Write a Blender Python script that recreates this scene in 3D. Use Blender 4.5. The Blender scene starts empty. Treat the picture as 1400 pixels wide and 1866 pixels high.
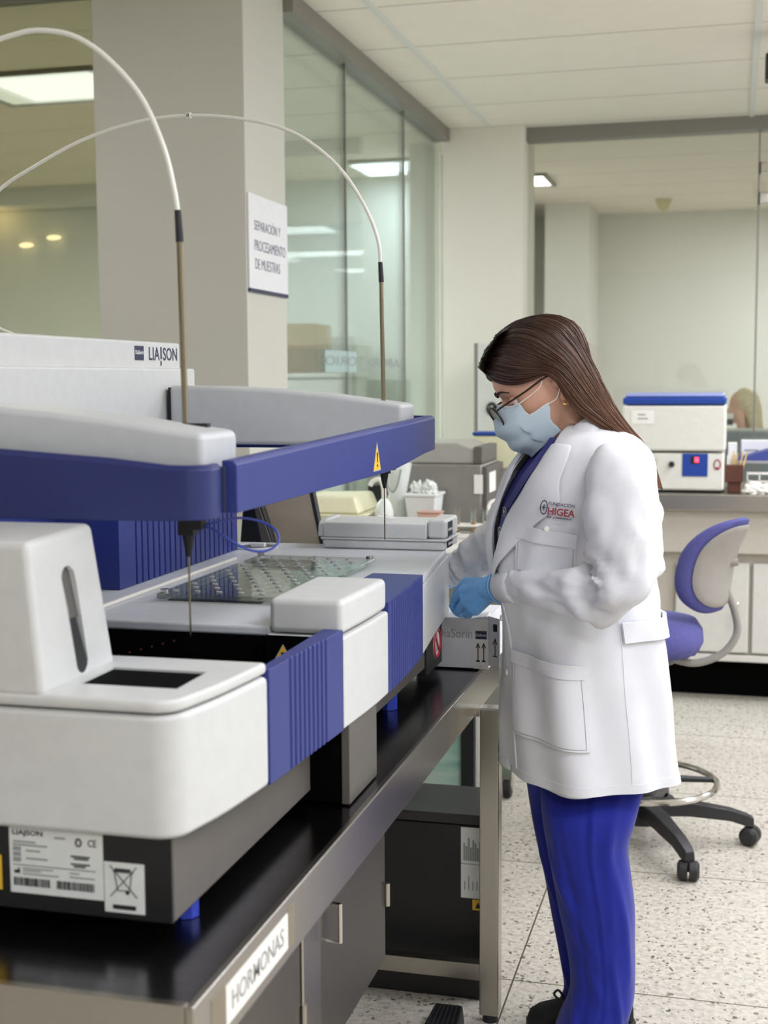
import bpy, bmesh, math, random
from mathutils import Vector, Matrix, noise
random.seed(7)
scene = bpy.context.scene
col = scene.collection
V = Vector
# ------------------------------------------------------------------ camera
F_PX = 2420.0
EYE = V((0, 0, 1.5))
R_ = V((0.9673, 0.2537, -0.0062)); U_ = V((-0.0191, 0.0974, 0.9951)); B_ = V((0.2531, -0.9624, 0.0991))
R_.normalize(); U_ = (U_ - R_ * U_.dot(R_)).normalized(); B_ = R_.cross(U_).normalized()
cam = bpy.data.objects.new('camera', bpy.data.cameras.new('camera'))
col.objects.link(cam)
cam.matrix_world = Matrix(((R_.x, U_.x, B_.x, 0), (R_.y, U_.y, B_.y, 0), (R_.z, U_.z, B_.z, 1.5), (0, 0, 0, 1)))
cam.data.sensor_fit = 'VERTICAL'; cam.data.sensor_height = 36; cam.data.lens = F_PX / 1866 * 36
cam.data.clip_start = 0.05
cam.data.dof.use_dof = True; cam.data.dof.focus_distance = 2.75; cam.data.dof.aperture_fstop = 5.0
scene.camera = cam

def at(x, y, Y):
    """a measured photo point, put at the distance Y it has in the room"""
    d = R_ * (x - 700) - U_ * (y - 933) - B_ * F_PX
    return EYE + d * (Y / d.y)

# ------------------------------------------------------------------ materials
def lin(c):
    return tuple(((v / 255) / 12.92 if v <= 10.3 else ((v / 255 + .055) / 1.055) ** 2.4) for v in c) + (1,)

def mat(name, rgb, rough=.5, metal=0, spec=.5, noise_amt=0, nscale=40, bump=0, bscale=200, stretch=None, emit=None, sheen=0, coat=0):
    m = bpy.data.materials.new(name); m.use_nodes = True
    nt = m.node_tree; b = nt.nodes['Principled BSDF']
    b.inputs['Roughness'].default_value = rough; b.inputs['Metallic'].default_value = metal
    b.inputs['Specular IOR Level'].default_value = spec
    b.inputs['Base Color'].default_value = lin(rgb)
    if sheen: b.inputs['Sheen Weight'].default_value = sheen
    if coat: b.inputs['Coat Weight'].default_value = coat
    tc = nt.nodes.new('ShaderNodeTexCoord'); src = tc.outputs['Object']
    if stretch:
        mp = nt.nodes.new('ShaderNodeMapping'); mp.inputs['Scale'].default_value = stretch
        nt.links.new(src, mp.inputs['Vector']); src = mp.outputs['Vector']
    nz = nt.nodes.new('ShaderNodeTexNoise'); nz.inputs['Scale'].default_value = nscale; nz.inputs['Detail'].default_value = 4
    nt.links.new(src, nz.inputs['Vector'])
    mx = nt.nodes.new('ShaderNodeMix'); mx.data_type = 'RGBA'
    k = noise_amt or .03
    mx.inputs['A'].default_value = lin(tuple(max(0, v * (1 - k)) for v in rgb)); mx.inputs['B'].default_value = lin(tuple(min(255, v * (1 + k)) for v in rgb))
    nt.links.new(nz.outputs['Fac'], mx.inputs['Factor']); nt.links.new(mx.outputs['Result'], b.inputs['Base Color'])
    if bump:
        n2 = nt.nodes.new('ShaderNodeTexNoise'); n2.inputs['Scale'].default_value = bscale; nt.links.new(src, n2.inputs['Vector'])
        bp = nt.nodes.new('ShaderNodeBump'); bp.inputs['Strength'].default_value = bump; bp.inputs['Distance'].default_value = .002
        nt.links.new(n2.outputs['Fac'], bp.inputs['Height']); nt.links.new(bp.outputs['Normal'], b.inputs['Normal'])
    if emit:
        b.inputs['Emission Color'].default_value = lin(rgb); b.inputs['Emission Strength'].default_value = emit
    return m

def glass_mat(name, tint, refl=.06, rough=.0):
    m = bpy.data.materials.new(name); m.use_nodes = True; nt = m.node_tree; nt.nodes.clear()
    o = nt.nodes.new('ShaderNodeOutputMaterial'); t = nt.nodes.new('ShaderNodeBsdfTransparent'); t.inputs[0].default_value = tint + (1,)
    g = nt.nodes.new('ShaderNodeBsdfGlossy'); g.inputs['Roughness'].default_value = rough; g.inputs['Color'].default_value = (.9, .95, .92, 1)
    fr = nt.nodes.new('ShaderNodeFresnel'); fr.inputs[0].default_value = 1.45
    ad = nt.nodes.new('ShaderNodeMath'); ad.operation = 'MULTIPLY_ADD'; ad.inputs[1].default_value = .75; ad.inputs[2].default_value = refl - .03
    nt.links.new(fr.outputs[0], ad.inputs[0])
    mx = nt.nodes.new('ShaderNodeMixShader')
    nt.links.new(ad.outputs[0], mx.inputs[0]); nt.links.new(t.outputs[0], mx.inputs[1]); nt.links.new(g.outputs[0], mx.inputs[2]); nt.links.new(mx.outputs[0], o.inputs[0])
    return m

M = {}
M['white_plastic'] = mat('white_plastic', (204, 206, 203), .42)
M['grey_plastic'] = mat('grey_plastic', (190, 194, 195), .45)
M['deck_plastic'] = mat('deck_plastic', (200, 205, 208), .38)
M['blue_plastic'] = mat('blue_plastic', (39, 52, 122), .42)
M['guard_blue_shaded'] = mat('guard_blue_shaded', (28, 40, 98), .45)  # blue plastic darkened, the near plate's shade is put into its colour
M['black_plastic'] = mat('black_plastic', (17, 17, 19), .45)
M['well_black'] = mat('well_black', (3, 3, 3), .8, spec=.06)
M['base_grey'] = mat('base_grey', (92, 88, 82), .5)
M['dark_metal'] = mat('dark_metal', (52, 52, 54), .45, .3)
M['steel'] = mat('brushed_steel', (172, 168, 160), .27, 1, noise_amt=.06, nscale=30, stretch=(3, 60, 60))
M['steel_dark'] = mat('satin_steel', (112, 108, 102), .36, 1, noise_amt=.08, nscale=20, stretch=(60, 60, 3))
M['slot_grey'] = mat('slot_grey', (88, 86, 81), .4)
M['steel_top'] = mat('worktop_steel', (118, 118, 122), .2, 1, noise_amt=.12, nscale=14, stretch=(2, 8, 2), bump=.04, bscale=60)
M['rod_steel'] = mat('rod_steel', (138, 128, 108), .28, 1)
M['tube_clear'] = mat('milky_tubing', (226, 226, 216), .25, noise_amt=.02)
M['paper'] = mat('paper_white', (236, 234, 226), .6)
M['label_grey'] = mat('label_silver', (222, 226, 222), .5)
M['card'] = mat('white_card', (228, 229, 230), .55)
M['ink'] = mat('ink_black', (24, 24, 28), .6)
M['ink_navy'] = mat('ink_navy', (38, 42, 74), .5)
M['ink_grey'] = mat('ink_grey', (168, 168, 168), .6)
M['ink_faint'] = mat('ink_faint', (150, 154, 152), .6)
M['ink_red'] = mat('ink_red', (150, 44, 60), .6)
M['yellow'] = mat('warning_yellow', (232, 188, 48), .5)
M['red'] = mat('prohibition_red', (196, 62, 76), .5)
M['pillar'] = mat('pillar_paint', (226, 219, 206), .7, noise_amt=.015, nscale=2, bump=.05, bscale=120)
M['pillar_grey'] = mat('pillar_paint_warm', (200, 199, 187), .7, noise_amt=.015, nscale=2)
M['wall'] = mat('wall_paint', (222, 221, 212), .75, noise_amt=.015, nscale=1.5)
M['wall_green'] = mat('side_room_paint', (218, 222, 218), .75, noise_amt=.02, nscale=1.5)
M['wain'] = mat('wainscot_paint', (150, 160, 150), .6)
M['trim_metal'] = mat('header_aluminium', (140, 136, 128), .45, .3)
M['cab_grey'] = mat('cabinet_laminate', (186, 180, 166), .5)
M['cab_light'] = mat('cabinet_light', (206, 204, 196), .5)
M['cardboard'] = mat('cardboard', (146, 112, 62), .8, noise_amt=.06, nscale=12)
M['coat_cloth'] = mat('white_cotton', (224, 226, 230), .85, spec=.25, noise_amt=.012, nscale=25, bump=.15, bscale=500)
M['scrub'] = mat('royal_blue_cloth', (24, 37, 142), .75, spec=.25, noise_amt=.08, nscale=30, bump=.15, bscale=500, sheen=.15)
M['scrub_dark'] = mat('navy_cloth', (34, 36, 104), .75, spec=.25, noise_amt=.08)
M['skin'] = mat('skin', (222, 172, 146), .55, noise_amt=.05, nscale=18)
M['glove'] = mat('nitrile_blue', (112, 176, 238), .42, noise_amt=.05, nscale=30, bump=.35, bscale=90)
M['mask'] = mat('mask_cloth', (184, 202, 212), .8, noise_amt=.02)
M['white_cord'] = mat('white_cord', (240, 232, 226), .7)
M['specs'] = mat('tortoise_frame', (30, 18, 16), .25, noise_amt=.35, nscale=60)
M['gold'] = mat('gold', (214, 176, 96), .3, 1)
M['brow'] = mat('brow_hair', (52, 34, 28), .8)
M['shoe'] = mat('shoe_black', (16, 16, 18), .75)
M['pink'] = mat('shoe_pink', (224, 48, 120), .6)
M['chair_fabric'] = mat('violet_fabric', (82, 82, 142), .9, noise_amt=.12, nscale=120, bump=.3, bscale=400)
M['chair_grey'] = mat('chair_shell', (150, 146, 138), .5)
M['chair_black'] = mat('chair_black', (34, 34, 36), .45)
M['chrome'] = mat('chrome', (200, 196, 188), .15, 1)
M['cream'] = mat('cream_plastic', (226, 224, 190), .45)
M['instrument_grey'] = mat('instrument_steel', (150, 148, 142), .4, .5)
M['centrifuge_white'] = mat('centrifuge_enamel', (220, 219, 209), .45)
M['deep_blue'] = mat('deep_blue', (22, 62, 150), .4)
M['brown'] = mat('brown_plastic', (86, 46, 30), .5)
M['wood'] = mat('pale_wood', (206, 176, 120), .7)
M['amber'] = mat('amber_liquid', (206, 150, 50), .3)
M['blond'] = mat('blond_hair', (214, 196, 158), .6, noise_amt=.2, nscale=60)
M['lilac'] = mat('lilac_cloth', (150, 146, 190), .8)
M['divider'] = mat('divider_grey', (150, 152, 154), .6)
M['bag_clear'] = mat('frosted_plastic', (224, 228, 222), .4)
M['red_led'] = mat('red_display', (255, 60, 90), .4, emit=2.5)
M['sensor'] = mat('detector_cream', (206, 196, 150), .5)
M['lamp'] = mat('lamp_diffuser', (250, 252, 255), .4, emit=3.2)
M['lamp_soft'] = mat('lamp_diffuser_dim', (232, 244, 250), .4, emit=1.0)
M['glow_warm'] = mat('glow_spot_warm', (255, 236, 200), .4, emit=3.0)
M['glass_side'] = glass_mat('greenish_glass', (.95, .98, .965), .05)
M['glass_back'] = glass_mat('clear_glass', (.94, .96, .94), .05)
M['glass_left'] = glass_mat('green_brown_glass', (.60, .59, .50), .07)
M['clear'] = glass_mat('clear_acrylic', (.93, .95, .94), .05, .05)
M['lens'] = glass_mat('spectacle_lens', (.95, .96, .97), .06)
M['smoke'] = glass_mat('smoked_acrylic', (.18, .18, .18), .10, .05)
M['tubeglass'] = glass_mat('test_tube_glass', (.86, .88, .84), .12, .05)

def hair_mat():
    m = mat('brown_hair', (62, 42, 36), .42, spec=.5)
    nt = m.node_tree; b = nt.nodes['Principled BSDF']
    uv = nt.nodes.new('ShaderNodeUVMap')
    mp = nt.nodes.new('ShaderNodeMapping'); mp.inputs['Scale'].default_value = (90, 3.0, 1)
    nz = nt.nodes.new('ShaderNodeTexNoise'); nz.inputs['Scale'].default_value = 1; nz.inputs['Detail'].default_value = 5
    nt.links.new(uv.outputs[0], mp.inputs[0]); nt.links.new(mp.outputs[0], nz.inputs['Vector'])
    sp = nt.nodes.new('ShaderNodeSeparateXYZ'); nt.links.new(uv.outputs[0], sp.inputs[0])
    rr = nt.nodes.new('ShaderNodeValToRGB')       # roots dark, lengths grown out lighter
    rr.color_ramp.elements[0].position = .12; rr.color_ramp.elements[0].color = lin((44, 29, 27))
    rr.color_ramp.elements[1].position = .85; rr.color_ramp.elements[1].color = lin((128, 88, 62))
    nt.links.new(sp.outputs['Y'], rr.inputs[0])
    dk = nt.nodes.new('ShaderNodeMix'); dk.data_type = 'RGBA'; dk.blend_type = 'MULTIPLY'; dk.inputs['Factor'].default_value = .85
    r2 = nt.nodes.new('ShaderNodeValToRGB'); r2.color_ramp.elements[0].position = .3; r2.color_ramp.elements[0].color = (.35, .33, .32, 1)
    r2.color_ramp.elements[1].position = .7; r2.color_ramp.elements[1].color = (1.25, 1.2, 1.15, 1)
    nt.links.new(nz.outputs['Fac'], r2.inputs[0]); nt.links.new(rr.outputs[0], dk.inputs['A']); nt.links.new(r2.outputs[0], dk.inputs['B'])
    nt.links.new(dk.outputs['Result'], b.inputs['Base Color'])
    bp = nt.nodes.new('ShaderNodeBump'); bp.inputs['Strength'].default_value = .6; bp.inputs['Distance'].default_value = .004
    nt.links.new(nz.outputs['Fac'], bp.inputs['Height']); nt.links.new(bp.outputs['Normal'], b.inputs['Normal'])
    return m
M['hair'] = hair_mat()

def floor_mat():
    m = bpy.data.materials.new('terrazzo_tiles'); m.use_nodes = True; nt = m.node_tree; b = nt.nodes['Principled BSDF']
    L = nt.links.new; N = nt.nodes.new
    geo = N('ShaderNodeNewGeometry'); sep = N('ShaderNodeSeparateXYZ'); L(geo.outputs['Position'], sep.inputs[0])
    def line(out, off):
        a = N('ShaderNodeMath'); a.operation = 'SUBTRACT'; a.inputs[1].default_value = off; L(out, a.inputs[0])
        d = N('ShaderNodeMath'); d.operation = 'PINGPONG'; d.inputs[1].default_value = .41; L(a.outputs[0], d.inputs[0])
        c = N('ShaderNodeMath'); c.operation = 'LESS_THAN'; c.inputs[1].default_value = .0022; L(d.outputs[0], c.inputs[0])
        return c.outputs[0]
    lx = line(sep.outputs['X'], -.507); ly = line(sep.outputs['Y'], 3.173)
    mxl = N('ShaderNodeMath'); mxl.operation = 'MAXIMUM'; L(lx, mxl.inputs[0]); L(ly, mxl.inputs[1])
    base = N('ShaderNodeTexNoise'); base.inputs['Scale'].default_value = 60; base.inputs['Detail'].default_value = 6; L(geo.outputs['Position'], base.inputs['Vector'])
    r0 = N('ShaderNodeValToRGB'); r0.color_ramp.elements[0].position = .35; r0.color_ramp.elements[0].color = lin((184, 178, 164)); r0.color_ramp.elements[1].position = .6; r0.color_ramp.elements[1].color = lin((207, 202, 189))
    L(base.outputs['Fac'], r0.inputs[0]); cur = r0.outputs[0]
    for sc, th, colr, seed in ((58, .31, (84, 79, 70), 0), (84, .25, (58, 54, 48), 5), (38, .22, (150, 136, 112), 9)):
        warp = N('ShaderNodeTexNoise'); warp.inputs['Scale'].default_value = 45
        L(geo.outputs['Position'], warp.inputs['Vector'])
        av = N('ShaderNodeVectorMath'); av.operation = 'MULTIPLY_ADD'; av.inputs[1].default_value = (.03, .03, 0); L(warp.outputs['Color'], av.inputs[0])
        ps = N('ShaderNodeVectorMath'); ps.operation = 'ADD'; ps.inputs[1].default_value = (seed, seed * .7, 0); L(geo.outputs['Position'], ps.inputs[0])
        L(ps.outputs[0], av.inputs[2])
        vo = N('ShaderNodeTexVoronoi'); vo.inputs['Scale'].default_value = sc; L(av.outputs[0], vo.inputs['Vector'])
        ls = N('ShaderNodeMath'); ls.operation = 'LESS_THAN'; ls.inputs[1].default_value = th; L(vo.outputs['Distance'], ls.inputs[0])
        sc_ = N('ShaderNodeSeparateColor'); L(vo.outputs['Color'], sc_.inputs[0])
        gt = N('ShaderNodeMath'); gt.operation = 'GREATER_THAN'; gt.inputs[1].default_value = .55; L(sc_.outputs[0], gt.inputs[0])
        mu = N('ShaderNodeMath'); mu.operation = 'MULTIPLY'; L(ls.outputs[0], mu.inputs[0]); L(gt.outputs[0], mu.inputs[1])
        m1 = N('ShaderNodeMath'); m1.operation = 'MULTIPLY_ADD'; m1.inputs[1].default_value = .75; m1.inputs[2].default_value = .25; L(sc_.outputs[1], m1.inputs[0]); m2 = N('ShaderNodeMath'); m2.operation = 'MULTIPLY'; L(mu.outputs[0], m2.inputs[0]); L(m1.outputs[0], m2.inputs[1])
        mx = N('ShaderNodeMix'); mx.data_type = 'RGBA'; L(m2.outputs[0], mx.inputs['Factor']); L(cur, mx.inputs['A']); mx.inputs['B'].default_value = lin(colr)
        cur = mx.outputs['Result']
    mx = N('ShaderNodeMix'); mx.data_type = 'RGBA'; L(mxl.outputs[0], mx.inputs['Factor']); L(cur, mx.inputs['A']); mx.inputs['B'].default_value = lin((84, 78, 62))
    L(mx.outputs['Result'], b.inputs['Base Color']); b.inputs['Roughness'].default_value = .38; b.inputs['Specular IOR Level'].default_value = .35
    return m
M['floor'] = floor_mat()

def ceiling_mat(name='acoustic_ceiling', x0=.065, y0=5.95):
    m = bpy.data.materials.new(name); m.use_nodes = True; nt = m.node_tree; b = nt.nodes['Principled BSDF']
    L = nt.links.new; N = nt.nodes.new
    geo = N('ShaderNodeNewGeometry'); sep = N('ShaderNodeSeparateXYZ'); L(geo.outputs['Position'], sep.inputs[0])
    def line(out, off, per, w):
        a = N('ShaderNodeMath'); a.operation = 'SUBTRACT'; a.inputs[1].default_value = off; L(out, a.inputs[0])
        d = N('ShaderNodeMath'); d.operation = 'PINGPONG'; d.inputs[1].default_value = per / 2; L(a.outputs[0], d.inputs[0])
        c = N('ShaderNodeMath'); c.operation = 'LESS_THAN'; c.inputs[1].default_value = w; L(d.outputs[0], c.inputs[0])
        return c.outputs[0]
    ly = line(sep.outputs['Y'], y0, .66, .006)
    nz = N('ShaderNodeTexNoise'); nz.inputs['Scale'].default_value = 9; nz.inputs['Detail'].default_value = 3; L(geo.outputs['Position'], nz.inputs['Vector'])
    r0 = N('ShaderNodeValToRGB'); r0.color_ramp.elements[0].color = lin((236, 228, 212)); r0.color_ramp.elements[1].color = lin((242, 235, 221)); L(nz.outputs['Fac'], r0.inputs[0])
    mx = N('ShaderNodeMix'); mx.data_type = 'RGBA'; L(ly, mx.inputs['Factor']); L(r0.outputs[0], mx.inputs['A']); mx.inputs['B'].default_value = lin((186, 178, 164))
    L(mx.outputs['Result'], b.inputs['Base Color']); b.inputs['Roughness'].default_value = .85
    return m
M['ceiling'] = ceiling_mat()

def teal_mat():
    m = mat('mottled_teal', (170, 205, 190), .25)
    nt = m.node_tree; b = nt.nodes['Principled BSDF']; L = nt.links.new; N = nt.nodes.new
    tc = N('ShaderNodeTexCoord'); mp = N('ShaderNodeMapping'); mp.inputs['Scale'].default_value = (2.5, 1, 14); L(tc.outputs['Object'], mp.inputs[0])
    nz = N('ShaderNodeTexNoise'); nz.inputs['Scale'].default_value = 1.2; nz.inputs['Detail'].default_value = 4; L(mp.outputs[0], nz.inputs['Vector'])
    r = N('ShaderNodeValToRGB'); e = r.color_ramp.elements
    e[0].position = .3; e[0].color = lin((146, 200, 186)); e[1].position = .72; e[1].color = lin((238, 242, 228))
    n = e.new(.5); n.color = lin((196, 230, 214)); L(nz.outputs['Fac'], r.inputs[0]); L(r.outputs[0], b.inputs['Base Color'])
    return m
M['teal'] = teal_mat()

# ------------------------------------------------------------------ geometry helpers
OFF = {}
def link(o, parent=None):
    col.objects.link(o)
    if parent is not None: o.parent = parent
    return o

def tag(o, label=None, cat=None, group=None, kind=None):
    if label: o['label'] = label
    if cat: o['category'] = cat
    if group: o['group'] = group
    if kind: o['kind'] = kind
    return o

def empty(name, loc, label, cat, group=None, rz=0):
    o = bpy.data.objects.new(name, None); o.empty_display_size = .05
    o.location = loc; o.rotation_euler = (0, 0, rz); link(o); OFF[o.name] = V(loc)
    return tag(o, label, cat, group)

class MB:
    def __init__(s): s.bm = bmesh.new()
    def hexa(s, p):
        v = [s.bm.verts.new(q) for q in p]
        for f in ((3, 2, 1, 0), (4, 5, 6, 7), (0, 1, 5, 4), (1, 2, 6, 5), (2, 3, 7, 6), (3, 0, 4, 7)): s.bm.faces.new([v[i] for i in f])
        return s
    def box(s, x0, x1, y0, y1, z0, z1):
        x0, x1 = min(x0, x1), max(x0, x1); y0, y1 = min(y0, y1), max(y0, y1); z0, z1 = min(z0, z1), max(z0, z1)
        return s.hexa([(x0, y0, z0), (x1, y0, z0), (x1, y1, z0), (x0, y1, z0), (x0, y0, z1), (x1, y0, z1), (x1, y1, z1), (x0, y1, z1)])
    def loft(s, rings, cap=True, closed=True):
        vs = [[s.bm.verts.new(p) for p in r] for r in rings]; n = len(vs[0])
        for a, b in zip(vs, vs[1:]):
            for i in range(n if closed else n - 1):
                j = (i + 1) % n; s.bm.faces.new((a[i], a[j], b[j], b[i]))
        if cap and closed:
            s.bm.faces.new(vs[0][::-1]); s.bm.faces.new(vs[-1])
        return s
    def prism(s, pts, axis, a, b):
        def mk(p, t):
            if axis == 'z': return (p[0], p[1], t)
            if axis == 'y': return (p[0], t, p[1])
            return (t, p[0], p[1])
        s.loft([[mk(p, a) for p in pts], [mk(p, b) for p in pts]]); return s
    def tube(s, pts, r, n=12, cap=True):
        pts = [V(p) for p in pts]; k = len(pts); rr = r if isinstance(r, (list, tuple)) else [r] * k
        t0 = (pts[1] - pts[0]).normalized(); up = V((0, 0, 1)) if abs(t0.z) < .9 else V((1, 0, 0)); a = t0.cross(up).normalized()
        rings = []
        for i, p in enumerate(pts):
            t = (pts[min(i + 1, k - 1)] - pts[max(i - 1, 0)]).normalized()
            a = (a - t * a.dot(t)).normalized(); b = t.cross(a)
            rings.append([p + (a * math.cos(2 * math.pi * j / n) + b * math.sin(2 * math.pi * j / n)) * rr[i] for j in range(n)])
        s.loft(rings, cap); return s
    def cyl(s, c, r, h, n=24, r2=None): 
        return s.tube([c, V(c) + V((0, 0, h))], [r, r if r2 is None else r2], n)
    def ball(s, c, r, sub=2, sc=(1, 1, 1)):
        ret = bmesh.ops.create_icosphere(s.bm, subdivisions=sub, radius=r)
        for v in ret['verts']: v.co = V((v.co.x * sc[0], v.co.y * sc[1], v.co.z * sc[2])) + V(c)
        return s
    def torus(s, c, ax, ay, ra, rb, r, n=40, m=8):
        c, ax, ay = V(c), V(ax), V(ay); az = ax.cross(ay).normalized(); rings = []
        for i in range(n):
            t = 2 * math.pi * i / n; d = ax * math.cos(t) * ra + ay * math.sin(t) * rb; dn = d.normalized()
            rings.append([c + d + (dn * math.cos(2 * math.pi * j / m) + az * math.sin(2 * math.pi * j / m)) * r for j in range(m)])
        rings.append(rings[0]); s.loft(rings, cap=False); bmesh.ops.remove_doubles(s.bm, verts=s.bm.verts, dist=1e-6); return s
    def chain(s, pts, sub=2, step=.5):
        pts = [(V(p), r) for p, r in pts]
        for (p, r), (q, t) in zip(pts, pts[1:]):
            n = max(1, int((q - p).length / (min(r, t) * step)))
            for i in range(n + 1): s.ball(p.lerp(q, i / n), r + (t - r) * i / n, sub)
        return s
    def build(s, name, m, parent=None, bevel=0, seg=2, smooth=35, local=False, solid=0, sub=0, label=None):
        off = V((0, 0, 0)) if (local or parent is None) else OFF.get(parent.name, V((0, 0, 0)))
        bmesh.ops.recalc_face_normals(s.bm, faces=s.bm.faces)
        if off.length: bmesh.ops.translate(s.bm, vec=-off, verts=s.bm.verts)
        me = bpy.data.meshes.new(name); s.bm.to_mesh(me); s.bm.free()
        for p in me.polygons: p.use_smooth = True
        if smooth < 170: me.set_sharp_from_angle(angle=math.radians(smooth))
        me.materials.append(M[m] if isinstance(m, str) else m)
        o = bpy.data.objects.new(name, me); link(o, parent); OFF[o.name] = off if parent else V((0, 0, 0))
        if solid: md = o.modifiers.new('solid', 'SOLIDIFY'); md.thickness = solid; md.offset = 0
        if sub: md = o.modifiers.new('sub', 'SUBSURF'); md.levels = sub; md.render_levels = sub
        if bevel:
            md = o.modifiers.new('bevel', 'BEVEL'); md.width = bevel; md.segments = seg; md.limit_method = 'ANGLE'; md.angle_limit = math.radians(35); md.harden_normals = True
        if label: o['label'] = label
        return o

def bx(name, m, parent, *a, bevel=.003, **k): return MB().box(*a).build(name, m, parent, bevel=bevel, **k)

def text(s, origin, xd, yd, w, h, m, parent, name='lettering', bold=0, depth=.0006, local=False):
    """flat lettering, lower left corner at origin, w wide along xd, h tall along yd"""
    cu = bpy.data.curves.new(name, 'FONT'); cu.body = s; cu.extrude = .02; cu.offset = bold; cu.resolution_u = 3
    tmp = bpy.data.objects.new('tmp', cu); col.objects.link(tmp)
    dg = bpy.context.evaluated_depsgraph_get(); me = bpy.data.meshes.new_from_object(tmp.evaluated_get(dg))
    bpy.data.objects.remove(tmp)
    xs = [v.co.x for v in me.vertices]; ys = [v.co.y for v in me.vertices]
    x0, x1, y0, y1 = min(xs), max(xs), min(ys), max(ys)
    xd, yd = V(xd).normalized(), V(yd).normalized(); nd = xd.cross(yd); off = V((0, 0, 0)) if local else OFF.get(parent.name, V((0, 0, 0)))
    for v in me.vertices:
        c = v.co; v.co = V(origin) - off + xd * (c.x - x0) / (x1 - x0) * w + yd * (c.y - y0) / (y1 - y0) * h + nd * (depth if c.z > 0 else 0)
    me.materials.clear(); me.materials.append(M[m]); o = bpy.data.objects.new(name, me); link(o, parent); OFF[o.name] = off
    return o

def smoothpath(pts, n):
    """Catmull-Rom through tuples of any length"""
    k = len(pts); out = []
    for i in range(n):
        t = i / (n - 1) * (k - 1); a = min(int(t), k - 2); u = t - a
        p0, p1, p2, p3 = pts[max(a - 1, 0)], pts[a], pts[a + 1], pts[min(a + 2, k - 1)]
        out.append(tuple(.5 * (2 * q1 + (q2 - q0) * u + (2 * q0 - 5 * q1 + 4 * q2 - q3) * u * u + (3 * q1 - q0 - 3 * q2 + q3) * u ** 3) for q0, q1, q2, q3 in zip(p0, p1, p2, p3)))
    return out
def sstep(a, b, x):
    t = max(0, min(1, (x - a) / (b - a))); return t * t * (3 - 2 * t)
X, Y_, Z = V((1, 0, 0)), V((0, 1, 0)), V((0, 0, 1))
# ------------------------------------------------------------------ the setting
def struct(name, m, mb, label=None, **k):
    return tag(mb.build(name, m, None, **k), label, None, None, 'structure')
struct('floor', 'floor', MB().box(-8, 4.2, -3.2, 14, -.1, 0))
struct('ceiling', 'ceiling', MB().box(-8, 4.2, -3.2, 14, 2.98, 3.08))
struct('wall_right', 'wall', MB().box(4.1, 4.2, -3.2, 14, 0, 2.98))
struct('wall_near', 'wall', MB().box(-8, 4.2, -3.2, -3.1, 0, 2.98))
struct('wall_left', 'pillar_grey', MB().box(-2.285, -1.70, 4.55, 4.99, 0, 2.98), 'wide painted pillar behind the white analyser, carrying the sign', bevel=.004)
struct('wall_back', 'pillar', MB().box(-1.70, -1.217, 7.9, 8.35, 0, 2.98), 'painted pillar where the two glass walls meet', bevel=.004)
struct('wall_far', 'wall', MB().box(-2.0, 4.2, 12.35, 12.5, 0, 2.98), 'white end wall of the room behind the back glass')
struct('wall_far_pillar', 'wall', MB().box(-1.58, -1.21, 11.45, 12.35, 0, 2.98), 'square pillar in the room behind the back glass')
struct('wall_side', 'wall_green', MB().box(-8, -1.9, 9.6, 9.75, 0, 2.98), 'end wall of the room behind the side glass')
struct('wall_side_band', 'wain', MB().box(-8, -1.9, 9.57, 9.6, 0, 1.5), 'grey green lower band of the wall behind the side glass')
struct('wall_side_far', 'wall_green', MB().box(-8, -7.9, -3.1, 9.7, 0, 2.98))
struct('wall_divide', 'wall', MB().box(-2.0, -1.9, 8.3, 12.4, 0, 2.98))
struct('trim_1', 'trim_metal', MB().box(-1.76, -1.66, 4.99, 7.9, 2.905, 2.98), 'grey metal header along the top of the side glass')
struct('trim_2', 'trim_metal', MB().box(-1.217, 4.1, 8.0, 8.1, 2.90, 2.98), 'grey metal header along the top of the back glass')
struct('trim_3', 'trim_metal', MB().box(-8, -2.285, 4.66, 4.72, 2.93, 2.98))
# ceiling tees along the depth of the room
struct('trim_4', 'wall', MB().box(-1.435, -1.405, -3, 7.9, 2.973, 2.981), 'white ceiling runner near the side glass')
struct('trim_5', 'wall', MB().box(.055, .085, -3, 8.0, 2.973, 2.981), 'white ceiling runner at the right')
struct('trim_6', 'wall', MB().box(1.545, 1.575, -3, 8.0, 2.973, 2.981))
# glazing
def pane(name, label, m, *a): struct(name, m, MB().box(*a), label)
pane('window_1', 'glass pane beside the pillar at the left', 'glass_left', -5, -2.297, 4.685, 4.695, 0.0, 2.94)
pane('window_2', 'first pane of the side glass wall beside the sign', 'glass_side', -1.715, -1.705, 4.995, 5.846, 0, 2.91)
pane('window_3', 'second pane of the side glass wall', 'glass_side', -1.715, -1.705, 5.854, 6.946, 0, 2.91)
pane('window_4', 'third pane of the side glass wall next to the far pillar', 'glass_side', -1.715, -1.705, 6.954, 7.895, 0, 2.91)
pane('window_5', 'large pane of the back glass wall', 'glass_back', -1.21, .112, 8.045, 8.055, 0, 2.91)
pane('window_6', 'pane of the back glass wall at the right edge', 'glass_back', .122, 4.0, 8.045, 8.055, 0, 2.91)
for n, yy in ((7, 5.85), (8, 6.95)):
    struct('trim_%d' % n, 'trim_metal', MB().box(-1.716, -1.704, yy - .004, yy + .004, 0, 2.91), 'dark joint between two panes of the side glass')
struct('trim_9', 'trim_metal', MB().box(-2.297, -2.286, 4.675, 4.705, 0, 2.95), 'dark joint between the left glass and the pillar')
struct('trim_10', 'trim_metal', MB().box(.112, .122, 8.04, 8.06, 0, 2.91), 'joint between the two back panes')
# beam and lower ceiling edge in the side room
struct('trim_11', 'wall_green', MB().box(-8, -3.6, 9.3, 9.57, 2.85, 2.98), 'shallow beam over the wall of the side room')

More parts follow.
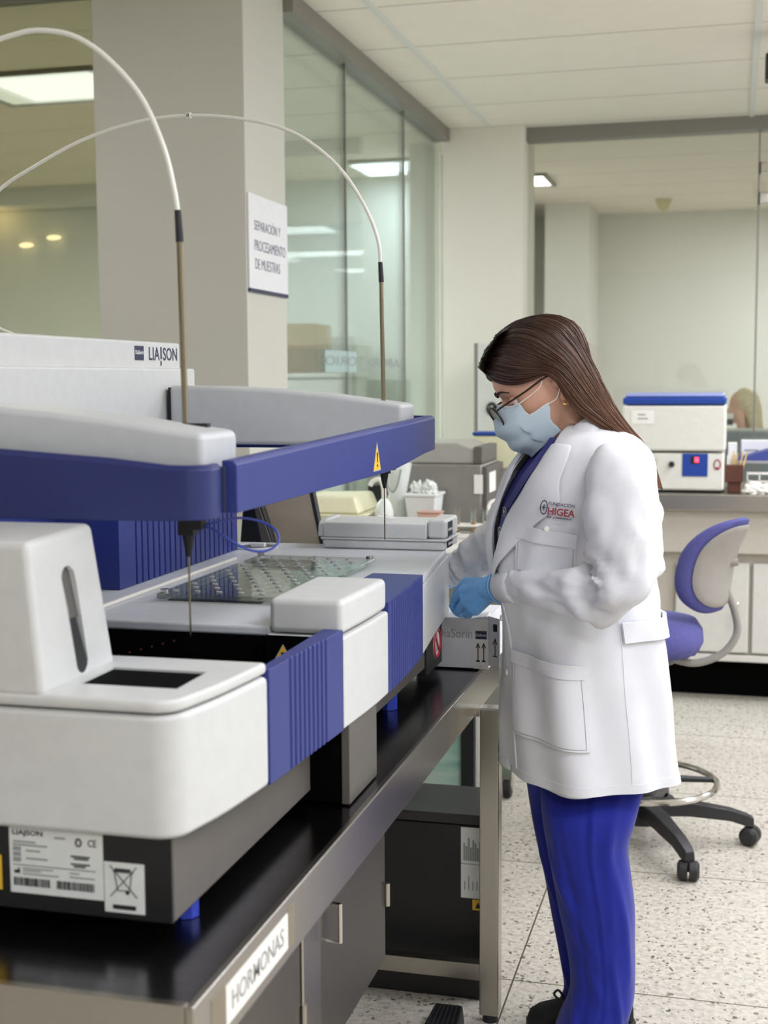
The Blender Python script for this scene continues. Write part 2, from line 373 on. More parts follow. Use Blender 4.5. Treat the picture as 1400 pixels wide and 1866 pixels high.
# patch fittings and black speaker at the right edge
for z, l in ((2.69, 'upper'), (2.52, 'lower')):
    p = empty('glass_clamp', (.15, 8.03, z), 'small bright metal clamp on the back glass, %s of the two' % l, 'clamp', 'clamps on the back glass')
    MB().box(.125, .175, 8.015, 8.045, z - .03, z + .03).build('clamp_plate', 'chrome', p, bevel=.004)
    MB().box(.116, .126, 8.02, 8.045, z - .034, z + .034).build('clamp_pad', 'ink', p)
sp = empty('ceiling_speaker', (.135, 6.1, 2.86), 'small black box hanging below the ceiling at the right edge', 'speaker')
MB().box(.105, .2, 6.06, 6.16, 2.77, 2.88).build('speaker_body', 'black_plastic', sp, bevel=.006)
MB().box(.14, .16, 6.1, 6.12, 2.88, 2.975).build('bracket', 'trim_metal', sp)

# lamps: lit panels in the ceilings
def ceiling_lamp(x, y, w, d, m, label, group=None, watts=0, colour=(1, 1, 1), z=2.98):
    r = empty('ceiling_light', (x, y, z), label, 'ceiling light', group)
    f = MB()
    for a in ((x - w / 2 - .03, x - w / 2, y - d / 2 - .03, y + d / 2 + .03), (x + w / 2, x + w / 2 + .03, y - d / 2 - .03, y + d / 2 + .03), (x - w / 2, x + w / 2, y - d / 2 - .03, y - d / 2), (x - w / 2, x + w / 2, y + d / 2, y + d / 2 + .03)):
        f.box(*a, z - .02, z)
    f.build('frame', 'trim_metal', r)
    MB().box(x - w / 2, x + w / 2, y - d / 2, y + d / 2, z - .012, z - .002).build('diffuser', m, r)
    if watts:
        L = bpy.data.lights.new('panel_light', 'AREA'); L.shape = 'RECTANGLE'; L.size = w; L.size_y = d; L.energy = watts; L.color = colour
        o = bpy.data.objects.new('panel_light', L); o.location = (0, 0, -.03); o.parent = r; col.objects.link(o)
    return r
ceiling_lamp(-3.36, 6.2, .75, .62, 'lamp_soft', 'lit ceiling panel seen through the glass left of the pillar', None, 34, (.98, 1, 1.0))
ceiling_lamp(-4.6, 6.6, .9, .6, 'lamp_soft', 'unseen ceiling panel added to brighten the side room', None, 190, (.92, 1, 1.12))  # unseen lamp added to brighten the wall behind the side glass
ceiling_lamp(-2.27, 9.1, .5, .5, 'lamp_soft', 'lit ceiling panel added behind the side glass in place of a reflection', None, 14, (.92, 1, 1.1))  # added panel, stands in for a lamp reflected in the side glass
ceiling_lamp(-1.62, 10.05, .5, .52, 'lamp', 'lit ceiling panel in the room behind the back glass', None, 7, (1, 1, 1.05))
WARM = (.98, .985, 1.12)
for (x, y, w) in ((2.3, .6, 12), (2.3, 2.8, 13), (2.3, 5.0, 24), (2.3, 7.0, 14), (1.15, 1.2, 26), (1.15, -1.2, 42), (.95, 3.6, 24), (1.0, 5.4, 22), (-3.4, .2, 24), (-3.0, 3.2, 3)):  # unseen panels, several added as fill for left, near and pillar faces
    ceiling_lamp(x, y, 1.15, .58, 'lamp', 'unseen ceiling panel placed to light the laboratory', 'ceiling panels of the laboratory', w, WARM)
ceiling_lamp(.9, 10.6, .6, .6, 'lamp', 'lit ceiling panel at the right of the back room', None, 54, (1, 1, 1.05))
# made-up lamps on the side room wall, standing in for glows in the glass
for x, y, s_, rx in ((48, 447, 'lower', .062), (98, 433, 'upper', .062), (-2, 312, None, .09)):
    p = at(x, y, 9.56)
    r = empty('glow_spot', p, 'small oblong warm glow added behind the left glass, %s of the two' % s_ if s_ else 'added warm glow cut by the left edge behind the glass', 'lamp', 'added warm glows behind the left glass')
    MB().ball(p, 1, 3, (rx, .03, .02 if s_ else .035)).build('glow_oval', 'glow_warm', r, smooth=180)
    MB().box(p.x - .03, p.x + .03, 9.57, 9.602, p.z - .012, p.z + .012).build('wall_plate', 'trim_metal', r)
# made-up window, unseen, with an area light added to fill right-facing sides
struct('added_window', glass_mat('added_window_glass', (.95, .97, .97), .05), MB().box(4.085, 4.095, 2.5, 7.7, .9, 2.5))
Lw = bpy.data.lights.new('side_fill', 'AREA'); Lw.shape = 'RECTANGLE'; Lw.size = 5.0; Lw.size_y = 1.6; Lw.energy = 40; Lw.color = (.97, .985, 1.09)
o = bpy.data.objects.new('side_fill', Lw); o.location = (4.04, 5.1, 1.7); o.rotation_euler = (math.pi / 2, 0, math.pi / 2); col.objects.link(o)
Lp = bpy.data.lights.new('warm_glow', 'POINT'); Lp.energy = 2; Lp.color = (1, .72, .32); Lp.shadow_soft_size = .12
o = bpy.data.objects.new('warm_glow', Lp); o.location = (0, -.12, -.35); o.parent = r; col.objects.link(o)  # unseen point light added to warm the wall behind the left glass

# smoke detector in the back room
r = empty('smoke_detector', (-.592, 11.44, 2.98), 'round cream smoke detector on the ceiling of the back room', 'smoke detector')
MB().tube([(-.592, 11.44, 2.98), (-.592, 11.44, 2.955), (-.592, 11.44, 2.90), (-.592, 11.44, 2.885)], [.065, .065, .04, .02], 24).build('sensor_body', 'sensor', r)
MB().tube([(-.592, 11.44, 2.98), (-.592, 11.44, 2.972)], [.075, .075], 24).build('base', 'wall', r)

# sign on the pillar
sx = -1.70
r = empty('room_sign', (sx, 4.76, 1.99), 'pale sign on the pillar reading SEPARACIÓN Y PROCESAMIENTO DE MUESTRAS', 'sign')
tl, br = at(449, 352, 4.556), at(521, 538, 4.977)
bx('sign_plate', 'card', r, sx + .001, sx + .008, 4.557, 4.983, 1.832, 2.172, bevel=.001)
bx('lower_edge', 'ink_navy', r, sx + .001, sx + .010, 4.557, 4.983, 1.820, 1.833, bevel=.0005)
def signline(s, y0, y1, z, h): text(s, (sx + .0082, y0, z), Y_, Z, y1 - y0, h, 'ink_navy', r, bold=-.011)
signline('SEPARACIÓN Y', 4.612, 4.898, 2.045, .044)
signline('PROCESAMIENTO', 4.612, 4.955, 1.972, .038)
signline('DE MUESTRAS', 4.618, 4.888, 1.905, .038)
# mirrored lettering on the side glass
r = empty('glass_lettering', (-1.703, 6.15, 1.6), 'frosted strip of reversed lettering on the side glass', 'glass sign')
MB().box(-1.704, -1.7025, 5.5, 6.0, 1.535, 1.63).build('frosted_strip', glass_mat('frosted_film', (.86, .9, .92), .1, .4), r)
text('LABORATORIO', (-1.7022, 6.9, 1.565), (0, -1, 0), Z, 1.4, .042, 'ink_faint', r)
# things behind the side glass
r = empty('storage_cabinet', (-3.1, 9.1, 0), 'pale storage cabinet behind the side glass under the cardboard box', 'cabinet')
bx('carcass', 'cab_light', r, -3.75, -2.62, 8.95, 9.5, 0, 1.52)
bx('cabinet_top', 'cab_light', r, -3.77, -2.60, 8.92, 9.5, 1.52, 1.55)
for a, b in ((-3.74, -3.19), (-3.18, -2.63)):
    d = bx('door', 'cab_light', r, a, b, 8.93, 8.95, .1, 1.50); bx('handle', 'chrome', d, b - .06, b - .045, 8.915, 8.93, .8, .95)
r = empty('cardboard_box', (-3.03, 9.2, 1.55), 'brown cardboard box on the pale cabinet behind the side glass', 'box')
bx('box_body', 'cardboard', r, -3.35, -2.86, 9.0, 9.4, 1.55, 1.90, bevel=.004)
bx('tape', mat('parcel_tape', (116, 84, 40), .4), r, -3.352, -2.858, 8.998, 9.402, 1.55, 1.725, bevel=.002, label='darker lower band of the box')

# back bench at the right with a run of cabinets
r = empty('lab_bench', (.6, 6.6, 0), 'steel topped laboratory bench along the back at the right', 'bench')
bx('bench_top', 'steel', r, -.62, 2.6, 6.17, 7.0, .90, .975, bevel=.006)
bx('apron', 'cab_grey', r, -.58, 2.55, 6.22, 6.95, .70, .90, bevel=.004)
bx('carcass', 'cab_grey', r, -.58, 2.55, 6.27, 6.95, .2, .70, bevel=.004)
for a, b in ((-.56, -.36), (-.245, .085), (.10, .42), (.435, .9)):
    d = bx('door', 'cab_light', r, a, b, 6.245, 6.27, .235, .655, bevel=.008); MB().tube([(b - .05, 6.235, .47), (b - .05, 6.222, .45), (b - .05, 6.222, .39), (b - .05, 6.235, .37)], .006, 8).build('handle', 'chrome', d)
bx('kick_board', 'well_black', r, -.56, 2.5, 6.4, 6.9, 0, .2, bevel=0)
bx('bottom_rail', 'cab_light', r, -.58, 2.55, 6.24, 6.28, .195, .225)

# centrifuge
r = empty('benchtop_centrifuge', (-.26, 6.45, .975), 'cream benchtop centrifuge with a blue lid on the back bench', 'centrifuge')
y0 = 6.24
bx('lower_housing', 'centrifuge_white', r, -.50, -.035, y0, 6.75, .985, 1.158, bevel=.012)
bx('upper_housing', 'centrifuge_white', r, -.495, -.03, y0 - .01, 6.76, 1.166, 1.375, bevel=.012)
bx('lid', 'deep_blue', r, -.495, -.03, y0 - .012, 6.76, 1.378, 1.412, bevel=.01)
bx('lid_top', mat('lid_top_blue', (150, 160, 210), .35), r, -.485, -.04, y0 + .01, 6.72, 1.412, 1.430, bevel=.01, label='paler top of the lid')
bx('foot_plate', 'ink', r, -.49, -.05, y0 + .03, 6.7, .975, .985, bevel=0)
bx('paper_note', 'paper', r, -.455, -.352, y0 - .0125, y0 - .0100, 1.29, 1.352, bevel=0)
for k, (w, z) in enumerate(((.035, 1.33), (.045, 1.312))): bx('note_line', 'ink_faint', r, -.425, -.425 + w, y0 - .0135, y0 - .0125, z, z + .006, bevel=0)
pnl = bx('control_panel', 'deep_blue', r, -.222, -.108, y0 - .004, y0, 1.05, 1.155, bevel=.002)
bx('display', 'ink', pnl, -.185, -.145, y0 - .006, y0 - .004, 1.108, 1.142, bevel=.001)
bx('red_digit', 'red_led', pnl, -.167, -.148, y0 - .0075, y0 - .006, 1.115, 1.138, bevel=.001)
sw = bx('latch', 'cab_grey', r, -.39, -.335, y0 - .005, y0, 1.10, 1.13, bevel=.002); bx('latch_catch', 'centrifuge_white', sw, -.355, -.340, y0 - .010, y0 - .005, 1.105, 1.12, bevel=.002)
k = MB().tube([(-.27, y0, 1.105), (-.27, y0 - .02, 1.105)], [.014, .011], 20).build('knob', 'ink', r)
MB().torus((-.066, y0 - .001, 1.105), X, Z, .014, .022, .003).build('round_emblem', 'ink_red', r)
MB().ball((-.066, y0 - .002, 1.09), .006, 2, (1, .4, 1)).build('emblem_dot', 'ink_red', r)

# holder of wooden sticks, tube rack, tissues, folder on the back bench
r = empty('stick_holder', (.01, 6.35, .975), 'brown square holder of wooden sticks beside the centrifuge', 'holder')
bx('holder_body', 'brown', r, -.03, .05, 6.3, 6.4, 1.02, 1.10); bx('holder_foot', 'brown', r, -.02, .04, 6.31, 6.39, .975, 1.02)
for i in range(9):
    a = -.022 + i * .008
    t = MB().tube([(a, 6.33 + .01 * (i % 3), 1.06), (a + (.035 if i > 5 else .004) * (1 if i % 2 else .6), 6.34 + .01 * (i % 3), 1.145 + .006 * (i % 4))], .0035, 8).build('wooden_stick', 'wood' if i > 2 else 'paper')
    tag(t, ['thin stick standing in the brown holder on the back bench'][0], 'stick', 'sticks in the brown holder')
r = empty('wire_rack', (.13, 6.32, .975), 'white tube rack at the right end of the back bench', 'rack')
for z in (.985, 1.02, 1.055): bx('shelf', 'paper', r, .065, .24, 6.34, 6.42, z, z + .006, bevel=0)
for x in (.066, .12, .175, .234): bx('upright', 'paper', r, x, x + .006, 6.34, 6.42, .975, 1.06, bevel=0)
def crumple(name, c, s, m, label, cat, seed, amp=.45):
    b = MB(); b.ball((0, 0, 0), 1, 4)
    for v in b.bm.verts:
        n = v.co.normalized(); f = 1 + amp * noise.noise(n * 2.6 + V((seed, 0, 0))) + amp * .5 * noise.noise(n * 6 + V((0, seed, 0)))
        v.co = V((n.x * s[0] * f, n.y * s[1] * f, max(-s[2] * .6, n.z * s[2] * f))) + V(c)
    return tag(b.build(name, m, smooth=20), label, cat)
crumple('tissue', (.115, 6.24, .99), (.06, .045, .032), 'paper', 'crumpled white tissue at the edge of the back bench', 'tissue', 3)
r = empty('folder', (.14, 6.55, 1.09), 'blue sloping folder on the small shelf of the back bench', 'folder')
MB().prism([(.0, 1.115), (.2, 1.175), (.2, 1.115)], 'y', 6.42, 6.6).build('folder_body', mat('folder_blue', (58, 70, 140), .5), r)
r = empty('raised_shelf', (.1, 6.6, .975), 'grey raised shelf on the back bench beside the centrifuge', 'shelf')
bx('shelf_board', 'divider', r, -.025, .5, 6.42, 6.75, 1.10, 1.115); bx('shelf_leg', 'divider', r, .42, .45, 6.45, 6.72, .975, 1.10); bx('shelf_leg', 'divider', r, -.02, .0, 6.45, 6.72, .975, 1.10)
r = empty('white_pack', (0, 6.5, 1.115), 'small white pack on the raised shelf beside the centrifuge', 'pack'); bx('pack_body', 'card', r, -.02, .02, 6.45, 6.52, 1.115, 1.185); bx('pack_lid', 'paper', r, -.021, .021, 6.449, 6.521, 1.185, 1.195)
r = empty('white_carton', (.1, 6.62, 1.115), 'pale carton with a faint line of print behind the blue folder', 'carton'); bx('carton_body', 'card', r, .04, .19, 6.6, 6.7, 1.115, 1.20); bx('print_line', 'ink_faint', r, .055, .12, 6.598, 6.6, 1.15, 1.157, bevel=0)
r = empty('desk_divider', (.3, 8.3, 0), 'grey desk divider in front of the seated person', 'divider')
bx('panel', 'divider', r, -.12, 1.4, 8.42, 8.46, .02, 1.185); bx('divider_foot', 'trim_metal', r, -.1, 1.38, 8.40, 8.48, 0, .02); bx('top_rail', 'cab_light', r, -.12, 1.4, 8.415, 8.465, 1.17, 1.19)
r = empty('microscope', (-.0, 8.62, .8), 'small dark and white device in front of the seated person', 'microscope')
bx('arm', 'paper', r, -.075, .0, 8.58, 8.66, 1.245, 1.275); bx('stage', 'ink', r, -.075, .0, 8.58, 8.66, 1.205, 1.24); bx('stand', 'divider', r, -.07, -.04, 8.6, 8.64, .76, 1.205); bx('base', 'divider', r, -.11, .02, 8.56, 8.72, .74, .77)
r = empty('desk', (.3, 8.8, 0), 'desk behind the grey divider', 'desk'); bx('desktop', 'cab_light', r, -.3, 1.3, 8.48, 8.8, .71, .74)
for x in (-.28, 1.25): bx('leg', 'trim_metal', r, x, x + .04, 8.5, 8.54, 0, .71); bx('leg', 'trim_metal', r, x, x + .04, 8.72, 8.76, 0, .71)

# the seated person in the far room
def remeshed(mb, name, m, parent, voxel, smooth=4):
    o = mb.build(name, m, parent, smooth=180)
    r_ = o.modifiers.new('remesh', 'REMESH'); r_.mode = 'VOXEL'; r_.voxel_size = voxel; r_.use_smooth_shade = True
    s_ = o.modifiers.new('smooth', 'SMOOTH'); s_.factor = .5; s_.iterations = smooth
    return o
r = empty('seated_person', (.12, 8.98, 0), 'seated blond person in lilac behind the grey divider, hand at the chin', 'person')
hc = at(1352, 738, 8.9)
b = MB(); b.ball(hc, .088, 3, (.92, .86, 1.12)).ball(hc + V((-.03, -.01, -.06)), .062, 3).ball(hc + V((-.088, 0, -.035)), .014, 2)
b.chain([(hc + V((.03, .02, -.08)), .05), (hc + V((.07, .05, -.2)), .06)])
b.chain([(hc + V((.07, .07, -.2)), .07), (hc + V((.1, .12, -.42)), .13), (hc + V((.1, .12, -.72)), .15)])
b.chain([(hc + V((.05, -.08, -.24)), .05), (hc + V((.01, -.15, -.47)), .04), (hc + V((.0, -.07, -.14)), .026)])
b.chain([(hc + V((.0, -.07, -.14)), .032), (hc + V((-.005, -.06, -.09)), .03)])
for i in range(4): b.chain([(hc + V((-.012 + .01 * i, -.07, -.10)), .010), (hc + V((-.03 + .012 * i, -.075, -.055 - .004 * i)), .008)])
b.chain([(hc + V((.06, .2, -.7)), .08), (hc + V((-.3, .18, -.72)), .075), (hc + V((-.32, .18, -1.1)), .05), (hc + V((-.4, .16, -1.16)), .04)])
b.chain([(hc + V((.06, .02, -.7)), .08), (hc + V((-.3, .0, -.72)), .075), (hc + V((-.32, .0, -1.1)), .05), (hc + V((-.4, -.02, -1.16)), .04)])
body = remeshed(b, 'body', 'skin', r, .012)
b = MB(); b.ball(hc + V((.026, .01, .018)), .094, 3, (.95, 1, 1.05)); b.chain([(hc + V((.06, 0, -.02)), .07), (hc + V((.085, .0, -.14)), .055), (hc + V((.10, .0, -.2)), .045)]); b.chain([(hc + V((.055, -.05, 0)), .045), (hc + V((.08, -.06, -.16)), .035)])
h = remeshed(b, 'hair', 'blond', r, .01)
b = MB(); b.chain([(hc + V((.08, .06, -.22)), .10), (hc + V((.1, .12, -.42)), .16), (hc + V((.1, .12, -.72)), .17)]); b.chain([(hc + V((.06, -.07, -.24)), .07), (hc + V((.02, -.14, -.46)), .058)])
remeshed(b, 'top_garment', 'lilac', r, .014)
r = empty('stool', (.22, 9.1, 0), 'plain stool under the seated person behind the divider', 'stool')
MB().cyl((.2, 9.06, .53), .17, .05).build('seat', 'chair_black', r); MB().cyl((.2, 9.06, .03), .025, .50).build('post', 'chrome', r); MB().cyl((.2, 9.06, 0), .2, .03).build('base', 'chair_black', r)

# tall grey incubator behind the person's head
r = empty('tall_incubator', (-1.08, 7.4, 0), 'tall grey steel incubator behind the standing person', 'incubator')
bx('carcass', 'cab_grey', r, -1.30, -.765, 7.2, 7.75, .1, 1.70, bevel=.008)
d = bx('door', 'cab_light', r, -1.35, -.80, 7.15, 7.2, .15, 1.695, bevel=.01)
MB().torus((-1.27, 7.145, 1.34), X, Z, .022, .028, .009).build('lock', 'ink', d)
bx('side_strip', 'trim_metal', r, -1.37, -1.35, 7.155, 7.2, .15, 1.695)
for x in (-1.28, -.82):
    for y in (7.24, 7.68): MB().cyl((x, y, 0), .025, .1).build('foot', 'ink', r)
def cut(o, mb):
    """carve mb out of o (both in world metres)"""
    off = OFF.get(o.name, V((0, 0, 0)))
    bmesh.ops.recalc_face_normals(mb.bm, faces=mb.bm.faces); bmesh.ops.translate(mb.bm, vec=-off, verts=mb.bm.verts)
    me = bpy.data.meshes.new('c'); mb.bm.to_mesh(me); mb.bm.free(); c = bpy.data.objects.new('c', me); col.objects.link(c)
    par = o.parent; o.parent = None
    md = o.modifiers.new('b', 'BOOLEAN'); md.object = c; md.operation = 'DIFFERENCE'; md.solver = 'EXACT'
    dg = bpy.context.evaluated_depsgraph_get(); new = bpy.data.meshes.new_from_object(o.evaluated_get(dg))
    o.modifiers.clear(); wn = o.modifiers.new('wn', 'WEIGHTED_NORMAL'); wn.keep_sharp = True; wn.weight = 100; o.data = new; o.parent = par; bpy.data.objects.remove(c)
    for p in new.polygons: p.use_smooth = True
    new.set_sharp_from_angle(angle=math.radians(35))
    return o

# ------------------------------------------------------------------ steel table
TX, TY, TA = -.563, 1.303, 0
tb = empty('steel_table', (TX, TY, 0), 'stainless steel worktable carrying the white and blue analyser', 'table', None, TA)
LT = 1.98
def tbx(name, m, *a, bevel=.002, parent=tb, **k): return MB().box(*a).build(name, m, parent, bevel=bevel, local=True, **k)
tbx('worktop', 'steel_top', -.94, -.010, .010, LT, .775, .808)
tbx('side_apron', 'steel', -.012, 0, .0, LT, .727, .812, bevel=.003)
tbx('front_apron', 'steel', -.94, -.0115, .0, .012, .7272, .8118, bevel=.0008)
tbx('rear_apron', 'steel', -.94, -.012, LT - .012, LT, .727, .812)
for x, y in ((.015, 1.627), (-.92, 1.627), (-.06, .05), (-.92, .05)):
    lg = tbx('leg', 'steel', x, x + .045, y, y + .045, .02, .752 if x > 0 else .775, bevel=.003)
    MB().cyl((x + .0225, y + .0225, 0), .018, .02).build('foot', 'ink', lg, local=True)
tbx('leg_bracket', 'steel', -.08, .017, 1.627, 1.672, .732, .752); tbx('stretcher', 'steel', -.875, .015, 1.635, 1.665, .10, .14)
tbx('stretcher', 'steel', -.912, -.882, .095, 1.63, .10, .14)
lb = tbx('name_label', 'paper', 0, .0008, .094, .317, .744, .793, bevel=0)
lb['label'] = 'white label reading HORMONAS'
text('HORMONAS', (.0008, .112, .757), Y_, Z, .187, .024, 'ink_faint', lb, bold=.004, local=True)
for a, b in ((.048, .092), (.319, .345)): tbx('tape_mark', mat('old_tape', (150, 140, 122), .5, .6), 0, .0005, a, b, .742, .798, bevel=0)

# hung cabinet under the table
cb = empty('undercounter_cabinet', (-.9, 1.85, .40), 'steel cabinet hung under the worktable with two doors', 'cabinet')
bx('carcass', 'steel_dark', cb, -1.35, -.637, 1.36, 2.352, .40, .725)
def cabdoor(y0, y1, hy, hinge):
    d = bx('door', 'steel_dark', cb, -.637, -.620, y0, y1, .405, .722, bevel=.003)
    MB().tube([(-.620, hy, .655), (-.602, hy, .655), (-.602, hy, .59), (-.620, hy, .59)], .004, 8).build('handle', 'chrome', d)
    for z in (.53,): MB().tube([(-.617, hinge, z - .022), (-.617, hinge, z + .022)], .0055, 10).build('hinge', 'steel', d)
cabdoor(1.94, 2.350, 1.992, 2.352); cabdoor(1.40, 1.842, 1.45, 1.846)
bx('mullion', 'steel', cb, -.637, -.617, 1.846, 1.937, .402, .724)
bx('hanger', 'steel', cb, -1.0, -.7, 1.5, 1.53, .725, .776); bx('hanger', 'steel', cb, -1.0, -.7, 2.2, 2.23, .725, .776)

# black floor unit under the far end
bu = empty('black_floor_unit', (-.8, 3.3, 0), 'black floor unit under the far end of the worktable with pale labels', 'equipment')
bx('housing', 'black_plastic', bu, -1.12, -.562, 3.045, 3.26, .0, .435, bevel=.004)
bx('lid', 'dark_metal', bu, -1.125, -.557, 3.040, 3.265, .437, .462, bevel=.003)
pl = bx('rating_label', 'label_grey', bu, -.614, -.563, 3.0435, 3.045, .255, .43, bevel=0)
for i in range(8): bx('print_line', 'ink_faint', pl, -.608 + .0055 * i, -.6035 + .0055 * i, 3.0428, 3.0435, .348, .348 + random.uniform(.03, .07), bevel=0)
for i in range(5): bx('print_line', 'ink_faint', pl, -.606 + .010 * i, -.6035 + .010 * i, 3.0428, 3.0435, .275, .275 + random.uniform(.02, .055), bevel=0)
bx('label_split', 'ink_faint', pl, -.614, -.563, 3.0426, 3.0435, .339, .3405, bevel=0)
wl = bx('warning_label', 'yellow', bu, -.586, -.563, 3.0435, 3.045, .226, .252, bevel=0)
MB().loft([[(-.579, 3.043, .231), (-.565, 3.043, .231), (-.572, 3.043, .247)], [(-.579, 3.0436, .231), (-.565, 3.0436, .231), (-.572, 3.0436, .247)]]).build('warning_triangle', 'ink', wl)
# foot pedal
fp = empty('foot_pedal', (-.615, 2.82, 0), 'black ribbed foot pedal on the floor under the table', 'pedal')
MB().hexa([(-.665, 2.72, .002), (-.575, 2.72, .002), (-.58, 2.92, .002), (-.655, 2.92, .002), (-.665, 2.72, .025), (-.575, 2.72, .025), (-.585, 2.92, .045), (-.65, 2.92, .045)]).build('pedal_body', 'black_plastic', fp, bevel=.004)
for i in range(6): MB().hexa([(x, y, z) for z0 in (0, .004) for x, y, z in ((-.657 + .013 * i, 2.725, .026 + z0), (-.651 + .013 * i, 2.725, .026 + z0), (-.642 + .0095 * i, 2.91, .0445 + z0), (-.646 + .0095 * i, 2.91, .0445 + z0))]).build('rib', 'dark_metal', fp)
# teal screen behind
ts = empty('mottled_screen', (-.8, 3.72, 0), 'mottled teal and pale green panel in a dark frame behind the table', 'screen')
bx('panel', 'teal', ts, -1.2, -.745, 3.70, 3.715, .05, .72, bevel=0)
bx('post', 'dark_metal', ts, -.745, -.705, 3.69, 3.73, 0, .74); bx('post', 'dark_metal', ts, -1.24, -1.2, 3.69, 3.73, 0, .74); bx('bottom_rail', 'dark_metal', ts, -1.2, -.745, 3.69, 3.73, .02, .06)
bx('edge_strip', 'paper', ts, -.705, -.690, 3.70, 3.72, 0, .74)

# ------------------------------------------------------------------ analyser
AN = empty('immunoassay_analyser', (-.9, 2.2, .81), 'large white and blue laboratory analyser with two pipetting arms on the steel table', 'analyser')
BOW = [(1.44, -.645), (1.51, -.623), (1.687, -.606), (1.987, -.590), (2.164, -.581), (2.4, -.585), (2.56, -.596), (2.8, -.622), (3.06, -.647)]
def xr(y):
    for (a, b), (c, d) in zip(BOW, BOW[1:]):
        if y <= c: return b + (d - b) * (y - a) / (c - a)
    return BOW[-1][1]
def xs(y): return sum(xr(y + k * .03) for k in (-2, -1, 0, 1, 2)) / 5
def curve(y0, y1, n=14, ribs=None):
    pts = []
    if ribs:
        r0, r1, cnt = ribs; ys = [y0, r0 - .002]
        for i in range(cnt):
            c = r0 + (r1 - r0) * (i + .5) / cnt; ys += [(c - .0042, 0), (c - .0030, 1), (c + .0030, 1), (c + .0042, 0)]
        ys += [r1 + .002, y1]
        for y in ys:
            g = 0
            if isinstance(y, tuple): y, g = y
            pts.append((xs(y) - .0035 * g, y))
    else:
        for i in range(n + 1):
            y = y0 + (y1 - y0) * i / n; pts.append((xs(y), y))
    return pts
def arc(cx, cy, r, a0, a1, n=8): return [(cx + r * math.cos(math.radians(a0 + (a1 - a0) * i / n)), cy + r * math.sin(math.radians(a0 + (a1 - a0) * i / n))) for i in range(n + 1)]
def plate(name, m, pts, z0, z1, bevel=.004, seg=3, parent=AN, **k): return MB().prism(pts, 'z', z0, z1).build(name, m, parent, bevel=bevel, seg=seg, **k)

# base
bx('base_front', 'black_plastic', AN, -1.40, -.653, 1.452, 1.4555, .838, .95, bevel=0, label='black front of the base with the rating labels')
bx('base_side', 'base_grey', AN, -1.40, -.652, 1.4555, 2.0, .838, .95, bevel=.002, label='grey sheet metal side of the base')
bx('base_core', 'well_black', AN, -1.40, -.74, 2.0, 3.03, .845, .95, bevel=0)
bx('leg_block', 'base_grey', AN, -.606, -.592, 2.022, 2.192, .811, .95, bevel=.0015); bx('base_core', 'well_black', AN, -.74, -.607, 2.024, 2.19, .813, .95, bevel=0)
bx('base_side', 'base_grey', AN, -.74, -.664, 2.192, 2.88, .85, .95, bevel=.002)
be = bx('base_end', 'black_plastic', AN, -1.2, -.660, 2.88, 3.045, .832, .95, bevel=.002)
for x, y, z in ((-.676, 1.548, .84), (-1.3, 1.6, .84), (-.69, 2.66, .852), (-1.15, 2.9, .846)):
    b = MB().cyl((x, y, .809), .017, z - .809, 8)
    b.build('foot', mat('foot_blue', (40, 62, 170), .4), AN)
sg = MB().tube([(-.661, 2.985, .888), (-.6592, 2.985, .888)], [.036, .036], 36).build('prohibition_sign', 'paper', be)
MB().torus((-.659, 2.985, .888), Y_, Z, .032, .032, .0035).build('red_ring', 'red', sg)
MB().tube([(-.6588, 2.963, .911), (-.6588, 3.007, .865)], .003, 8).build('red_bar', 'red', sg)
MB().ball((-.659, 2.985, .905), .006, 2, (.2, 1, 1)).box(-.6595, -.6588, 2.977, 2.993, .868, .898).build('figure_mark', 'ink_grey', sg)

# near white end
w1 = [(-1.40, 1.440)] + arc(-.672, 1.478, .038, -90, -8, 8) + curve(1.49, 1.683, 8)[1:] + [(-1.40, 1.683)]
plate('end_housing', 'white_plastic', w1, .945, 1.099, bevel=.008, label='white end housing')
lid = plate('end_lid', 'white_plastic', [(x - (.002 if x > -.7 else 0), y) for x, y in w1[:-1]] + [(-1.40, 1.678)], 1.1015, 1.118, bevel=.006)
cut(lid, MB().box(-.80, -.665, 1.507, 1.606, 1.09, 1.13))
bx('tray_well', 'well_black', AN, -.80, -.665, 1.507, 1.606, 1.0995, 1.1150, bevel=0)
# tower
tw = MB().hexa([(-1.40, 1.441, 1.112), (-.812, 1.441, 1.112), (-.815, 1.645, 1.112), (-1.40, 1.645, 1.112), (-1.40, 1.450, 1.300), (-.834, 1.450, 1.304), (-.824, 1.605, 1.313), (-1.40, 1.605, 1.313)]).build('tower', 'white_plastic', AN, bevel=.010, seg=4)
def capsule(y0, y1, w, z0, z1, xa, xb):
    b = MB(); pts = []
    for i in range(13): t = math.pi * i / 12; pts.append((y1 + w * math.cos(t), z1 - w + w * math.sin(t)))
    for i in range(13): t = math.pi * (1 + i / 12); pts.append((y0 + w * math.cos(t), z0 + w + w * math.sin(t)))
    b.prism(pts, 'x', xa, xb); return b
cut(tw, capsule(1.548, 1.531, .0160, 1.122, 1.265, -.862, -.78))
def slotfill(name, m, z0, z1):
    b = capsule(1.547, 1.532, .0157, 1.1223, 1.2647, -.02, -.0012)
    for v in b.bm.verts: v.co.z = max(z0, min(z1, v.co.z)); v.co.x += -.812 - .1146 * (v.co.z - 1.112)
    return b.build(name, m, AN, smooth=40)
slotfill('slot_window', 'slot_grey', 1.196, 1.30); slotfill('slot_window', 'ink', 1.10, 1.196)

